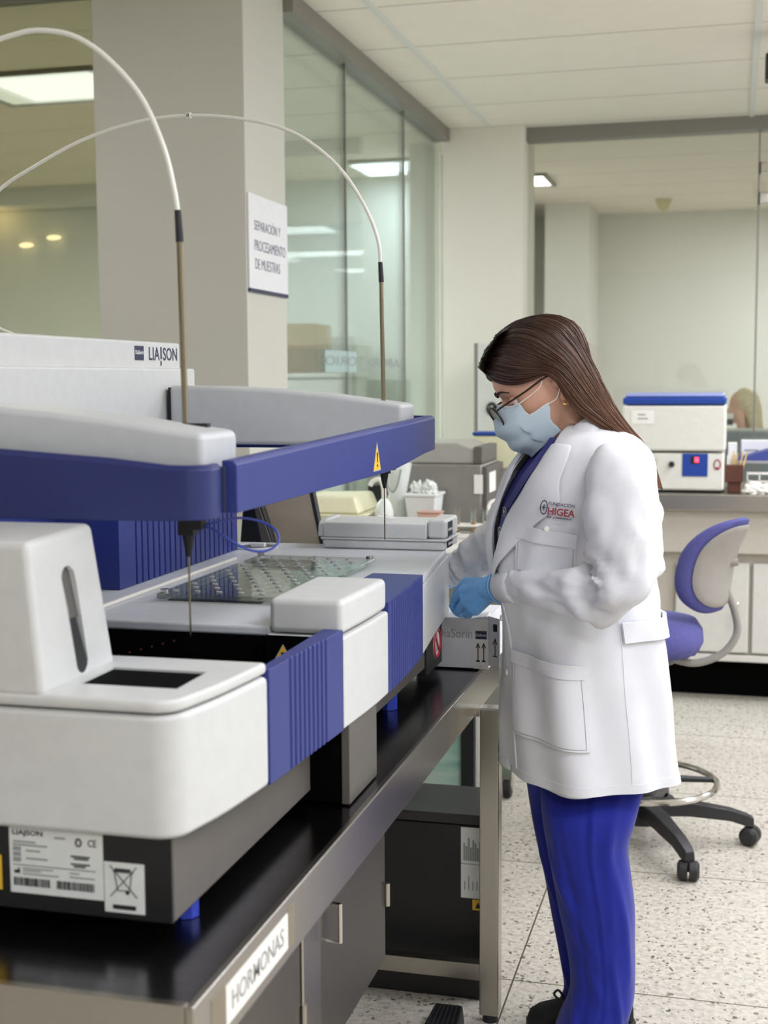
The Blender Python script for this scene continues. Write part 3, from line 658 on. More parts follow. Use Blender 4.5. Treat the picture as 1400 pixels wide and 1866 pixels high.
# ribbed blue panels and white panels along the side
def sidepanel(name, m, y0, y1, inner, z0, z1, ribs=None, bevel=.004, **k):
    o = curve(y0, y1, 14, ribs); return plate(name, m, o + [(inner, y1), (inner, y0)], z0, z1, bevel=bevel, seg=2 if ribs else 3, **k)
sidepanel('ribbed_panel', 'blue_plastic', 1.685, 1.986, -.624, .945, 1.107, (1.752, 1.915, 9), bevel=.0015)
sidepanel('side_panel', 'white_plastic', 1.988, 2.241, -.72, .945, 1.094, bevel=.005)
blk = [(x - .003, y) for x, y in curve(1.990, 2.240, 10)]
plate('side_block', 'white_plastic', blk + [(-.716, 2.240), (-.716, 1.990)], 1.0965, 1.153, bevel=.011, seg=4)
sidepanel('ribbed_panel', 'blue_plastic', 2.243, 2.583, -.705, .945, 1.109, (2.262, 2.555, 16), bevel=.0015)
o = curve(2.585, 3.06, 12)
plate('end_panel', 'white_plastic', o + [(-1.2, 3.06), (-1.2, 2.9), (-.72, 2.9), (-.72, 2.585)], .945, 1.086, bevel=.004)
# deck and well
dk = [(-1.31, 2.0), (-.717, 2.0), (-.717, 2.242), (-.706, 2.242), (-.706, 2.585)] + [(x + .001, y) for x, y in curve(2.587, 3.0, 10)] + arc(-.69, 3.012, .046, 0, 90, 6) + [(-1.31, 3.058)]
plate('deck', 'deck_plastic', dk, 1.088, 1.105, bevel=.006)
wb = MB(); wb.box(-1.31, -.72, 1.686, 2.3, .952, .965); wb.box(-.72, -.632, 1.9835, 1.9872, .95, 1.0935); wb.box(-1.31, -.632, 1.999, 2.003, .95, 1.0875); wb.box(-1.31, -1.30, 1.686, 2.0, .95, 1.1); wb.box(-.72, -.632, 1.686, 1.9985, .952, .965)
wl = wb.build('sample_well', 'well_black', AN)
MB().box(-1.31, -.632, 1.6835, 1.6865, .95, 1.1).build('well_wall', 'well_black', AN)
for i in range(6): MB().ball((-.985 + .02 * i, 1.9985, 1.045 + .0058 * i), .0022, 1).build('position_lamp', 'brown', wl)
def warntri(p, xd, yd, h, w, parent, nd):
    xd, yd, nd = V(xd), V(yd), V(nd); p = V(p)
    def tri(s, d): 
        c = p + yd * h * .36; q = [p - xd * w / 2, p + xd * w / 2, p + yd * h]; q = [c + (a - c) * s for a in q]
        return [[a + nd * d for a in q], [a + nd * (d + .0004) for a in q]]
    e = MB(); e.loft(tri(1, 0)); o = e.build('warning_triangle', 'ink_grey', parent)
    e = MB(); e.loft(tri(.9, .0004)); e.build('yellow_field', 'yellow', o)
    e = MB(); a = p + yd * h * .30; 
    e.loft([[a + xd * sx * w * .05 + nd * .0008 for sx in (-1, 1)] + [a + yd * h * .34 + xd * sx * w * .08 + nd * .0008 for sx in (1, -1)], [a + xd * sx * w * .05 + nd * .0012 for sx in (-1, 1)] + [a + yd * h * .34 + xd * sx * w * .08 + nd * .0012 for sx in (1, -1)]])
    a = p + yd * h * .14
    e.loft([[a + xd * sx * w * .06 + nd * .0008 for sx in (-1, 1)] + [a + yd * h * .1 + xd * sx * w * .06 + nd * .0008 for sx in (1, -1)], [a + xd * sx * w * .06 + nd * .0012 for sx in (-1, 1)] + [a + yd * h * .1 + xd * sx * w * .06 + nd * .0012 for sx in (1, -1)]])
    e.build('exclamation_mark', 'ink', o)
warntri((-.690, 1.983, 1.044), X, Z, .036, .042, AN, -Y_)
MB().box(-1.066, -1.058, 2.01, 2.74, 1.105, 1.1115).build('deck_rail', 'paper', AN, bevel=.002)
for x, y in ((-1.005, 2.235), (-1.16, 2.32)): MB().torus((x, y, 1.1055), X, Y_, .013, .020, .0014, 24, 6).build('deck_plug', 'ink_faint', AN)
# covered carousel
MB().prism([(-.985, 2.20), (-.99, 2.70), (-.892, 2.70), (-.845, 2.5), (-.805, 2.20)], 'z', 1.1052, 1.1065).build('carousel_opening', mat('carousel_dark', (34, 34, 44), .15), AN)
cv = MB().box(-1.0, -.735, 2.185, 2.725, 1.112, 1.120).build('carousel_cover', 'clear', AN, bevel=.002)
n = 0; pegmesh = None
for j in range(12):
    for i in range(6):
        x = -.975 + i * .042 + (.021 if j % 2 else 0); y = 2.215 + j * .043
        if x > -.755: continue
        if pegmesh is None:
            p = MB().cyl((0, 0, 0), .0058, .0022, 14).build('peg', 'ink_grey', cv, local=True); pegmesh = p.data; 
        else:
            p = bpy.data.objects.new('peg', pegmesh); link(p, cv)
        p.location = V((x, y, 1.120)) - OFF[cv.name]
for x, y in ((-.99, 2.2), (-.99, 2.71), (-.745, 2.71)): MB().cyl((x, y, 1.120), .008, .006, 12).build('cover_screw', 'chrome', cv)
MB().cyl((0, 0, 0), 1, 1).bm.free()
b = MB(); b.torus((-1.095, 2.955, 1.106), X, Y_, .052, .052, .004, 36, 8); pt = b.build('deck_port', 'deck_plastic', AN)
MB().cyl((-1.095, 2.955, 1.1055), .049, .001, 32).build('port_bottom', 'base_grey', pt); bx('port_handle', 'label_grey', pt, -1.105, -1.07, 2.95, 2.965, 1.106, 1.116, bevel=.002)

# blue ribbed housing at the back and the white hood
pts = [(-1.32, 2.285), (-1.12, 2.285), (-1.12, 2.345)]
for i in range(20):
    c = 2.36 + i * .0268; pts += [(-1.12, c - .004), (-1.1245, c - .003), (-1.1245, c + .003), (-1.12, c + .004)]
pts += [(-1.12, 2.905), (-1.135, 2.92), (-1.32, 2.92)]
plate('rear_housing', 'blue_plastic', pts, 1.106, 1.37, bevel=0)
bx('rear_column', 'blue_plastic', AN, -1.4, -1.25, 1.3, 3.0, .95, 1.37, bevel=.004)
hd = bx('hood', 'white_plastic', AN, -1.46, -1.240, 1.2, 2.872, 1.40, 1.587, bevel=.006)
bx('hood_step', 'white_plastic', AN, -1.46, -1.226, 1.2, 2.925, 1.37, 1.529, bevel=.006)
lg = bx('logo_square', 'ink_navy', hd, -1.240, -1.2394, 2.628, 2.673, 1.545, 1.576, bevel=0)
text('DiaSorin', (-1.2394, 2.631, 1.558), Y_, Z, .039, .009, 'card', lg)
text('LIA', (-1.240, 2.700, 1.546), Y_, Z, .056, .029, 'ink_navy', hd, bold=.012)
text('SON', (-1.240, 2.774, 1.546), Y_, Z, .078, .029, 'ink_navy', hd, bold=.012)
MB().box(-1.240, -1.2394, 2.7605, 2.7675, 1.549, 1.576).ball((-1.2397, 2.763, 1.540), .0042, 2, (.15, 1, 1.5)).build('lettering', 'ink_navy', hd)

# guard frame round the arms
def ribbon(name, path, th, m='blue_plastic', bevel=.002):
    """path of (x, y, zbottom, ztop) with outward normals on its right-hand side"""
    b = MB(); rings = []
    for i, (x, y, z0, z1) in enumerate(path):
        a, c = path[max(i - 1, 0)], path[min(i + 1, len(path) - 1)]; d = V((c[0] - a[0], c[1] - a[1], 0)).normalized(); nn = V((d.y, -d.x, 0)); q = V((x, y, 0)) - nn * th
        rings.append([(x, y, z0), (x, y, z1 - .006), (x - nn.x * .006, y - nn.y * .006, z1), (q.x, q.y, z1), (q.x, q.y, z0)])
    b.loft(rings); return b.build(name, m, AN, bevel=bevel, seg=2, smooth=30)
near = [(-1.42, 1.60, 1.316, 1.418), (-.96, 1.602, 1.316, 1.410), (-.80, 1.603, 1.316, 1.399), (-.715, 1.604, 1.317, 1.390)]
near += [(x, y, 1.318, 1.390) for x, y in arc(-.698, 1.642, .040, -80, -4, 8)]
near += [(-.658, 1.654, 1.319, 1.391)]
ribbon('guard_end', near, .016, 'guard_blue_shaded')
front = []
for i in range(15):
    y = 1.664 + (2.885 - 1.664) * i / 14
    front.append((-.640 if i else -.6405, y, 1.323 + .022 * sstep(2.45, 2.9, y), 1.394 + (1.4205 - 1.394) * (y - 1.664) / 1.22))
gf = ribbon('guard_front', front, .022)
ribbon('guard_end', [(-.642, 2.884, 1.345, 1.420), (-.648, 2.90, 1.345, 1.420), (-.75, 2.925, 1.345, 1.42), (-1.25, 2.925, 1.345, 1.42)], .012)
bx('guard_seam', 'ink_navy', AN, -.668, -.655, 1.652, 1.668, 1.325, 1.386, bevel=0)
warntri((-.6398, 2.384, 1.331), Y_, Z, .054, .054, AN, X)

# arms
def arm(y0, y1, top):
    pr = [(x, z) for x, z in top] + [(top[-1][0], 1.36), (top[0][0], 1.36)]
    return MB().prism(pr, 'y', y0, y1).build('pipettor_arm', 'grey_plastic', AN, bevel=.010, seg=4, smooth=40)
a1 = arm(1.645, 1.775, [(-1.23, 1.476), (-1.1, 1.472), (-1.0, 1.468), (-.9, 1.459), (-.82, 1.4495), (-.75, 1.440), (-.681, 1.430)])
a2 = arm(2.745, 2.862, [(-1.214, 1.490), (-1.09, 1.488), (-.967, 1.481), (-.842, 1.469), (-.75, 1.457), (-.681, 1.448)])
bx('arm_slot', 'ink', a1, -1.0, -.715, 1.745, 1.757, 1.40, 1.4405, bevel=0)
bx('arm_gap', 'ink', a2, -1.2185, -1.212, 2.75, 2.86, 1.40, 1.486, bevel=0)
def probe(arm_, x, y, zt, zs, ze, zh0, zh1, zn, tube, label):
    pr = MB().tube([(x, y, zh0), (x - .001, y, zt), (x - .004, y, zs)], .0047, 14).build('probe_rod', 'rod_steel', arm_)
    MB().tube([(x - .004, y, zs - .003), (x - .0042, y, zs + .006), (x - .006, y, ze)], [.0056, .0056, .0048], 14).build('tube_sleeve', 'ink', pr)
    b = MB(); b.box(x - .012, x + .012, y - .011, y + .011, zh1 + .0, zh0 + .01); b.box(x + .010, x + .024, y - .010, y + .010, zh1 + .008, zh0 + .008)
    h = b.build('probe_holder', 'ink', arm_, bevel=.001)
    MB().tube([(x, y, zh1 + .002), (x, y, zh1 - .014), (x, y, zh1 - .032)], [.0095, .007, .003], 14).build('probe_cone', 'ink', h)
    MB().tube([(x, y, zh1 - .03), (x + .0002, y, zn + .004), (x + .0002, y, zn)], [.0015, .0014, .0004], 10).build('needle', 'rod_steel', h)
    tp = smoothpath([(x - .006, y, ze - .004)] + tube, 50)
    MB().tube(tp, .0037, 12).build('tubing', 'tube_clear', arm_)
    return h
h1 = probe(a1, -.752, 1.757, 1.443, 1.697, 1.738, 1.300, 1.281, 1.133, [(-.762, 1.757, 1.763), (-.777, 1.758, 1.824), (-.809, 1.759, 1.894), (-.857, 1.76, 1.949), (-.907, 1.76, 1.984), (-.958, 1.76, 1.997), (-1.002, 1.76, 1.995), (-1.06, 1.76, 1.975), (-1.16, 1.76, 1.89), (-1.28, 1.76, 1.72), (-1.33, 1.76, 1.58)], '')
probe(a2, -.735, 2.8, 1.46, 1.712, 1.752, 1.315, 1.296, 1.149, [(-.745, 2.8, 1.796), (-.769, 2.8, 1.86), (-.817, 2.8, 1.938), (-.878, 2.8, 1.998), (-.953, 2.8, 2.043), (-1.053, 2.8, 2.07), (-1.176, 2.8, 2.084), (-1.301, 2.8, 2.077), (-1.37, 2.8, 2.062), (-1.40, 2.78, 2.0), (-1.40, 2.76, 1.8), (-1.38, 2.75, 1.58)], '')
# the far tubing really runs on to the left, over the hood
lft = [o for o in bpy.data.objects if o.name.startswith('tubing')][-1]
bpy.data.objects.remove(lft)
tp = smoothpath([(-.741, 2.8, 1.748), (-.745, 2.8, 1.796), (-.769, 2.8, 1.86), (-.817, 2.8, 1.938), (-.878, 2.8, 1.998), (-.953, 2.8, 2.043), (-1.053, 2.8, 2.07), (-1.176, 2.8, 2.084), (-1.301, 2.8, 2.077), (-1.437, 2.8, 2.044), (-1.563, 2.8, 1.989), (-1.649, 2.8, 1.943), (-1.72, 2.78, 1.86), (-1.70, 2.7, 1.68), (-1.44, 2.6, 1.575)], 60)
MB().tube(tp, .0040, 12).build('tubing', 'tube_clear', a2)
mk = MB().tube([(-1.182, 2.8, 2.0838), (-1.172, 2.8, 2.0836)], .0062, 14).build('tube_marker', 'paper', a2)
text('18', (-1.180, 2.7936, 2.0795), X, Z, .006, .0085, 'ink', mk)
cp = smoothpath([tuple(at(x, y, Y)) for x, y, Y in ((368, 958, 1.757), (392, 966, 1.76), (420, 985, 1.77), (458, 1003, 1.78), (488, 1003, 1.79), (508, 987, 1.80), (502, 966, 1.81), (474, 950, 1.82), (438, 944, 1.80), (404, 950, 1.775), (376, 955, 1.76))], 50)
MB().tube(cp, .0019, 10).build('probe_cable', mat('cable_blue', (54, 70, 160), .4), h1)

# rating plate, bin sign, barcode print
yf = 1.4518
rp = bx('rating_plate', 'label_grey', AN, -.873, -.744, yf - .0006, yf, .8585, .9435, bevel=0)
def ln(x0, x1, z0, z1, m='ink_faint', p=rp, n='print_line'): MB().box(x0, x1, yf - .0011, yf - .0006, z0, z1).build(n, m, p)
text('LIAJSON', (-.868, yf - .0006, .932), X, Z, .042, .0085, 'ink', rp, bold=.015)
for x0, x1, z in ((-.868, -.836, .924), (-.868, -.82, .920), (-.85, -.83, .913), (-.85, -.82, .903), (-.81, -.795, .9325)): ln(x0, x1, z, z + .0022)
for x0, x1, z in ((-.788, -.762, .911), (-.784, -.764, .908), (-.788, -.762, .901), (-.784, -.768, .898)): ln(x0, x1, z, z + .002, 'ink')
for z in (.899, .906, .913): MB().box(-.868, -.857, yf - .0011, yf - .0006, z, z + .0055).build('symbol_box', 'ink_faint', rp)
ln(-.868, -.754, .8945, .8952, 'ink')
for x0, x1, z in ((-.855, -.813, .890), (-.855, -.83, .887), (-.855, -.805, .883), (-.79, -.776, .889), (-.79, -.756, .884)): ln(x0, x1, z, z + .0018)
MB().box(-.867, -.859, yf - .0011, yf - .0006, .884, .888).box(-.8615, -.8595, yf - .0011, yf - .0006, .888, .891).build('factory_symbol', 'ink', rp)
text('CE', (-.764, yf - .0006, .926), X, Z, .0115, .009, 'ink', rp)
MB().torus((-.777, yf - .0007, .930), X, Z, .0035, .0045, .0012, 20, 6).build('approval_mark', 'ink', rp)
for x0 in (-.868, -.808):
    b = MB(); x = x0
    while x < x0 + .050:
        w = random.choice((.0006, .001, .0016)); b.box(x, x + w, yf - .0011, yf - .0006, .868, .8785); x += w + random.choice((.0005, .0008, .0012))
    b.build('barcode', 'ink', rp)
rb = bx('bin_label', 'label_grey', AN, -.743, -.689, yf - .0006, yf, .8455, .9095, bevel=0)
def rod(p, q, r=.0007): MB().tube([(p[0], yf - .0008, p[1]), (q[0], yf - .0008, q[1])], r, 6).build('bin_symbol_line', 'ink', rb)
for p, q in (((-.735, .866), (-.699, .905)), ((-.735, .905), (-.699, .866)), ((-.729, .896), (-.725, .874)), ((-.706, .896), (-.709, .874)), ((-.725, .874), (-.709, .874)), ((-.731, .8975), (-.703, .8975))): rod(p, q)
rod((-.728, .9005), (-.707, .9005), .0018); MB().ball((-.712, yf - .0008, .872), .003, 2, (1, .2, 1)).build('bin_wheel', 'ink', rb)
MB().box(-.732, -.701, yf - .0011, yf - .0006, .850, .8555).build('black_bar', 'ink', rb)
bx('caution_label', 'yellow', AN, -.93, -.885, yf - .0006, yf, .86, .905, bevel=0)

# ------------------------------------------------------------------ reagent tray on the far end
rt = empty('reagent_tray', (-.79, 3.05, 1.106), 'white lidded reagent tray lying on the far end of the analyser', 'tray')
bx('tray_base', 'white_plastic', rt, -.934, -.640, 2.978, 3.135, 1.1055, 1.127, bevel=.005)
bx('rim', 'white_plastic', rt, -.938, -.634, 2.974, 3.139, 1.127, 1.131, bevel=.0015)
for i in range(4):
    y = 2.980 + i * .0385
    MB().prism([(y, 1.131), (y + .002, 1.158), (y + .006, 1.166), (y + .031, 1.168), (y + .036, 1.160), (y + .0385, 1.131)], 'x', -.932, -.683).build('lid_ridge', 'white_plastic', rt, bevel=.003)
bx('end_cap', 'white_plastic', rt, -.683, -.638, 2.990, 3.130, 1.131, 1.176, bevel=.009, seg=4)
MB().prism([(2.985, 1.131), (2.99, 1.162), (3.01, 1.172), (3.12, 1.172), (3.13, 1.131)], 'x', -.948, -.930).build('handle', 'white_plastic', rt, bevel=.004)
for z0, z1 in ((1.136, 1.169), (1.109, 1.125)):
    b = bx('black_label', 'ink', rt, -.6395 if z0 < 1.12 else -.6378, -.6372, 3.01, 3.06, z0, z1, bevel=0); text('DiaSorin', (-.6372, 3.013, z0 + (z1 - z0) * .36), Y_, Z, .044, .007, 'card', b)
MB().tube([(-.778, 3.06, 1.170), (-.800, 3.02, 1.178), (-.806, 3.0, 1.182)], .0016, 8).build('lid_tab', 'paper', rt)

# white carton on the table
cx = empty('reagent_carton', (-.63, 3.18, .81), 'white reagent carton with arrows standing open at the far end of the steel table', 'carton')
x1 = -.553; y0 = 3.072
bx('carton_body', 'card', cx, -.73, x1, y0, 3.27, .8125, .934, bevel=.0015)
MB().hexa([(x1 - .002, y0 + .004, .820), (-.523, y0 - .018, .822), (-.522, y0 - .016, .822), (x1 - .001, y0 + .006, .820), (x1 - .002, y0 + .004, .940), (-.523, y0 - .018, .937), (-.522, y0 - .016, .937), (x1 - .001, y0 + .006, .940)]).build('side_flap', 'card', cx)
MB().hexa([(-.591, y0 - .001, .934), (x1, y0 - .001, .934), (x1, y0 + .04, .936), (-.591, y0 + .04, .936), (-.583, y0 - .002, .9365), (x1 - .004, y0 - .002, .940), (x1 - .004, y0 + .04, .944), (-.583, y0 + .04, .938)]).build('top_flap', 'card', cx)
yc = y0 - .0004
bx('corner_fold', 'paper', cx, -.5875, x1 + .0005, yc - .0002, y0, .812, .932, bevel=0)
text('DiaSorin', (-.678, y0, .885), X, Z, .086, .022, 'ink_grey', cx)
lq = bx('logo_square', 'ink_navy', cx, -.584, -.557, yc - .0008, yc, .884, .904, bevel=0); text('DiaSorin', (-.5825, yc - .0008, .891), X, Z, .024, .006, 'card', lq)
def arrow(x, z0, z1, y, s=1):
    b = MB(); b.box(x - .0012, x + .0012, y - .0005, y, z0, z1 - .008); b.box(x - .0045, x + .0045, y - .0005, y, z0, z0 + .004)
    b.loft([[(x - .0055, yy, z1 - .013), (x - .004, yy, z1 - .014), (x, yy, z1 - .007), (x + .004, yy, z1 - .014), (x + .0055, yy, z1 - .013), (x, yy, z1)] for yy in (y - .0005, y)])
    return b.build('arrow_print', 'ink', cx)
arrow(-.578, .829, .876, yc - .0003); arrow(-.564, .829, .876, yc - .0003)
ln2 = MB().box(-.576, -.568, yc - .0008, yc - .0003, .818, .819).build('print_line', 'ink_faint', cx)
def flap_pt(u, z, d=.0006): return V((x1 - .002 + u * (-.523 - x1 + .002), y0 + .004 - .022 * u - d, z))
b = MB(); b.hexa([flap_pt(.45, .905, .0002), flap_pt(.80, .905, .0002), flap_pt(.80, .905), flap_pt(.45, .905), flap_pt(.45, .923, .0002), flap_pt(.80, .923, .0002), flap_pt(.80, .923), flap_pt(.45, .923)]); b.build('black_label', 'ink', cx)
b = MB(); b.tube([flap_pt(.62, .845), flap_pt(.62, .885)], .0011, 6); b.tube([flap_pt(.45, .874), flap_pt(.62, .889), flap_pt(.79, .874)], .0011, 6); b.tube([flap_pt(.45, .846), flap_pt(.79, .846)], .0014, 6); b.build('arrow_print', 'ink', cx)

# monitors behind the analyser, standing on the table
mn = empty('flat_monitor', (-1.12, 3.2, .81), 'warm grey back of a leaning flat monitor behind the analyser', 'monitor')
def q4(px, Y): return [at(x, y, Y) for x, y in px]
a = q4(((478, 1010), (588, 1010), (566, 893), (455, 893)), 3.19); b = [p + V((0, .018, 0)) for p in a]
MB().hexa([a[0], a[1], b[1], b[0], a[3], a[2], b[2], b[3]]).build('screen_back', mat('monitor_back', (196, 184, 164), .5), mn, bevel=.002)
e = [a[1] + V((-.001, -.002, 0)), a[1] + V((.008, -.002, 0)), a[2] + V((.006, -.002, 0)), a[2] + V((-.004, -.002, 0))]; f = [p + V((0, .024, 0)) for p in e]
MB().hexa([e[0], e[1], f[1], f[0], e[3], e[2], f[2], f[3]]).build('bezel', 'dark_metal', mn, bevel=.001)
bx('stand', 'dark_metal', mn, -1.12, -1.06, 3.21, 3.235, .815, 1.08); bx('stand_foot', 'dark_metal', mn, -1.19, -1.0, 3.16, 3.26, .809, .817)
dv = empty('black_device', (-1.24, 3.14, .81), 'black angular device between blue housing and grey monitor', 'device')
a = q4(((436, 998), (500, 994), (476, 918), (442, 918)), 3.09); b = [p + V((0, .03, 0)) for p in a]
MB().hexa([a[0], a[1], b[1], b[0], a[3], a[2], b[2], b[3]]).build('device_shell', 'black_plastic', dv, bevel=.006)
a = q4(((478, 994), (495, 992), (472, 925), (464, 925)), 3.085); b = [p + V((0, .006, 0)) for p in a]
MB().hexa([a[0], a[1], b[1], b[0], a[3], a[2], b[2], b[3]]).build('edge_strip', 'base_grey', dv)
bx('pedestal', 'black_plastic', dv, -1.25, -1.20, 3.09, 3.12, .809, 1.07)
# ------------------------------------------------------------------ bench behind, with its clutter
mb_ = empty('mobile_bench', (-1.2, 5.0, 0), 'steel bench on casters behind the analyser, crowded with lab ware', 'bench')
bx('bench_top', 'cab_light', mb_, -1.64, -.66, 4.50, 5.75, .865, .90, bevel=.004)
bx('carcass', 'instrument_grey', mb_, -1.60, -.745, 4.56, 5.7, .13, .865, bevel=.004)
for x, y in ((-.76, 4.62), (-1.56, 4.62), (-.78, 5.62), (-1.56, 5.62)):
    c = MB().tube([(x - .014, y, .042), (x + .014, y, .042)], [.042, .042], 24).build('caster', 'ink', mb_, bevel=.006)
    MB().prism([(y - .03, .05), (y + .03, .05), (y + .02, .13), (y - .02, .13)], 'x', x - .018, x + .018).build('fork', 'chrome', c)
    MB().tube([(x - .0165, y, .042), (x + .0165, y, .042)], [.016, .016], 16).build('hub', 'chrome', c)
ZB = .90
def on(name, x, y, label, cat, group=None): return empty(name, (x, y, ZB), label, cat, group)
r = on('lidded_bin', -1.47, 4.95, 'off white lidded bin at the left of the bench behind the analyser', 'bin')
MB().hexa([(-1.60, 4.82, .90), (-1.37, 4.82, .90), (-1.37, 5.1, .90), (-1.60, 5.1, .90), (-1.615, 4.8, .985), (-1.355, 4.8, .985), (-1.355, 5.12, .985), (-1.615, 5.12, .985)]).build('bin_body', 'cream', r, bevel=.006)
bx('rim', 'cream', r, -1.63, -1.335, 4.79, 5.13, .985, .993, bevel=.003)
MB().hexa([(-1.61, 4.81, .993), (-1.36, 4.81, .993), (-1.36, 5.11, .993), (-1.61, 5.11, .993), (-1.60, 4.83, 1.055), (-1.385, 4.83, 1.06), (-1.385, 5.1, 1.06), (-1.60, 5.1, 1.055)]).build('lid', 'cream', r, bevel=.012)
r = on('black_cabinet_box', -1.32, 5.35, 'small black box in shade behind the off white bin', 'box')
bx('box_shell', 'black_plastic', r, -1.45, -1.26, 5.25, 5.5, .90, 1.07, bevel=.006); bx('box_front', 'ink', r, -1.44, -1.27, 5.245, 5.25, .91, 1.06)
r = on('pump_bottle', -1.37, 4.95, 'white pump bottle with bent spout in front of the black box', 'bottle')
MB().tube([(-1.290, 4.91, .90), (-1.290, 4.91, 1.0), (-1.290, 4.91, 1.03), (-1.290, 4.91, 1.045)], [.036, .036, .026, .013], 24).build('bottle_body', 'bag_clear', r)
MB().tube(smoothpath([(-1.290, 4.91, 1.04), (-1.293, 4.91, 1.09), (-1.307, 4.91, 1.12), (-1.335, 4.91, 1.112), (-1.345, 4.91, 1.095)], 16), .009, 10).build('spout', 'paper', r); bx('paper_label', 'card', r, -1.312, -1.268, 4.871, 4.875, .94, .99, bevel=0)
r = on('wash_flask', -1.285, 5.12, 'tall pale funnel shaped flask with a looping thin tube', 'flask')
fx, fy = -1.285, 5.10
MB().tube([(fx, fy, .90), (fx, fy, 1.0), (fx, fy, 1.05), (fx, fy, 1.17)], [.046, .048, .036, .058], 24).build('flask_body', 'bag_clear', r)
MB().tube(smoothpath([(fx - .025, fy - .062, 1.16), (fx - .025, fy - .058, 1.09), (fx - .005, fy - .056, 1.06), (fx + .015, fy - .058, 1.09), (fx + .03, fy - .062, 1.15)], 18), .0035, 8).build('loop_tube', 'ink_faint', r)
r = on('frosted_tub', -1.15, 5.02, 'frosted plastic tub stuffed with clear bags', 'tub')
tx_, ty_ = -1.157, 5.02
MB().hexa([(tx_ - .045, ty_ - .06, .90), (tx_ + .045, ty_ - .06, .90), (tx_ + .045, ty_ + .06, .90), (tx_ - .045, ty_ + .06, .90), (tx_ - .06, ty_ - .08, 1.055), (tx_ + .06, ty_ - .08, 1.055), (tx_ + .06, ty_ + .08, 1.055), (tx_ - .06, ty_ + .08, 1.055)]).build('tub_wall', 'bag_clear', r, bevel=.004)
bx('rim', 'bag_clear', r, tx_ - .066, tx_ + .066, ty_ - .086, ty_ + .086, 1.053, 1.062, bevel=.003)
for i, (x, y) in enumerate(((tx_ - .027, ty_ - .02), (tx_ + .027, ty_ - .03), (tx_ + .01, ty_ + .045))): crumple('plastic_bag', (x, y, 1.073), (.026, .024, .030), 'bag_clear', ['clear crumpled bag at the left of the frosted tub', 'clear crumpled bag at the right of the frosted tub', 'clear crumpled bag at the back of the frosted tub'][i], 'bag', 4 + i, .6)
r = on('pink_rack', -1.09, 4.86, 'pinkish translucent block rack beside the frosted tub', 'rack')
bx('rack_block', mat('pink_plastic', (206, 166, 150), .4), r, -1.14, -1.055, 4.83, 4.90, .90, 1.0, bevel=.004); bx('rack_rim', mat('pink_rim', (190, 150, 134), .4), r, -1.143, -1.052, 4.827, 4.903, 1.0, 1.006, bevel=.001)
r = on('water_bath', -1.05, 5.3, 'grey steel water bath with a lid and a white paper note', 'water bath')
bx('bath_body', 'instrument_grey', r, -1.26, -.955, 5.15, 5.55, .90, 1.165, bevel=.008)
MB().prism([(-1.25, 1.165), (-.975, 1.165), (-.985, 1.225), (-1.06, 1.25), (-1.22, 1.25)], 'y', 5.17, 5.52).build('lid', mat('bath_lid', (176, 174, 166), .45, .3), r, bevel=.008)
bx('lid_end', 'base_grey', r, -.99, -.955, 5.16, 5.5, 1.167, 1.235, bevel=.004)
bx('front_panel', 'base_grey', r, -.957, -.935, 5.16, 5.54, .90, 1.155, bevel=.003)
bx('paper_note', 'paper', r, -.934, -.932, 5.2, 5.34, 1.05, 1.13, bevel=0)
bx('paper_note', 'paper', r, -.985, -.950, 5.146, 5.149, 1.05, 1.125, bevel=0)
r = on('cream_centrifuge', -.94, 5.55, 'cream instrument with a blue top edge behind the water bath', 'instrument')
MB().prism([(-1.075, 1.12), (-.885, 1.12), (-.88, 1.20), (-.925, 1.262), (-1.075, 1.262)], 'y', 5.58, 5.74).build('head', 'cream', r, bevel=.010)
bx('blue_edge', 'deep_blue', r, -1.075, -.93, 5.575, 5.74, 1.262, 1.275, bevel=.003)
MB().tube([(-.96, 5.66, .92), (-.96, 5.66, 1.12)], [.035, .04], 20).build('column', 'cab_light', r); bx('base', 'cab_light', r, -1.06, -.88, 5.58, 5.74, .90, .925)
MB().tube([(-.905, 5.60, 1.12), (-.905, 5.60, 1.06)], [.02, .014], 16).build('nozzle', 'ink', r)
r = on('round_mixer', -.83, 5.12, 'small mixer with a round chrome top and black body beside the sleeve', 'mixer')
MB().tube([(-.84, 5.12, .90), (-.84, 5.12, .96), (-.84, 5.12, .975)], [.06, .055, .05], 24).build('mixer_body', 'ink', r); MB().tube([(-.84, 5.12, .975), (-.84, 5.12, 1.01), (-.84, 5.12, 1.02)], [.05, .048, .03], 24).build('mixer_top', 'chrome', r)
MB().tube(smoothpath([(-.895, 5.09, .93), (-.915, 5.08, .97), (-.91, 5.09, 1.02), (-.875, 5.10, 1.03)], 14), .008, 10).build('handle', 'paper', r)
r = on('tube_rack', -.98, 4.94, 'white tube rack in front on the bench, holding tubes of amber liquid', 'rack')
bx('rack_base', 'paper', r, -1.045, -.875, 4.90, 4.98, .90, .918); bx('rack_plate', 'paper', r, -1.045, -.875, 4.90, 4.98, .945, .952)
for x in (-1.045, -.883): bx('rack_side', 'paper', r, x, x + .008, 4.90, 4.98, .918, .945)
for i, (x, y, n_) in enumerate(((-1.005, 4.92, 'left'), (-.945, 4.925, 'middle'), (-.905, 4.95, 'right'))):
    t = empty('test_tube', (x, y, .918), 'glass test tube with amber liquid, %s one in the white rack' % n_, 'test tube', 'tubes in the white rack')
    MB().tube([(x, y, .919), (x, y, .925), (x, y, 1.015)], [.006, .010, .010], 16).build('glass_wall', 'tubeglass', t); MB().tube([(x, y, .922), (x, y, .927), (x, y, .962)], [.005, .0085, .0085], 14).build('liquid', 'amber', t)

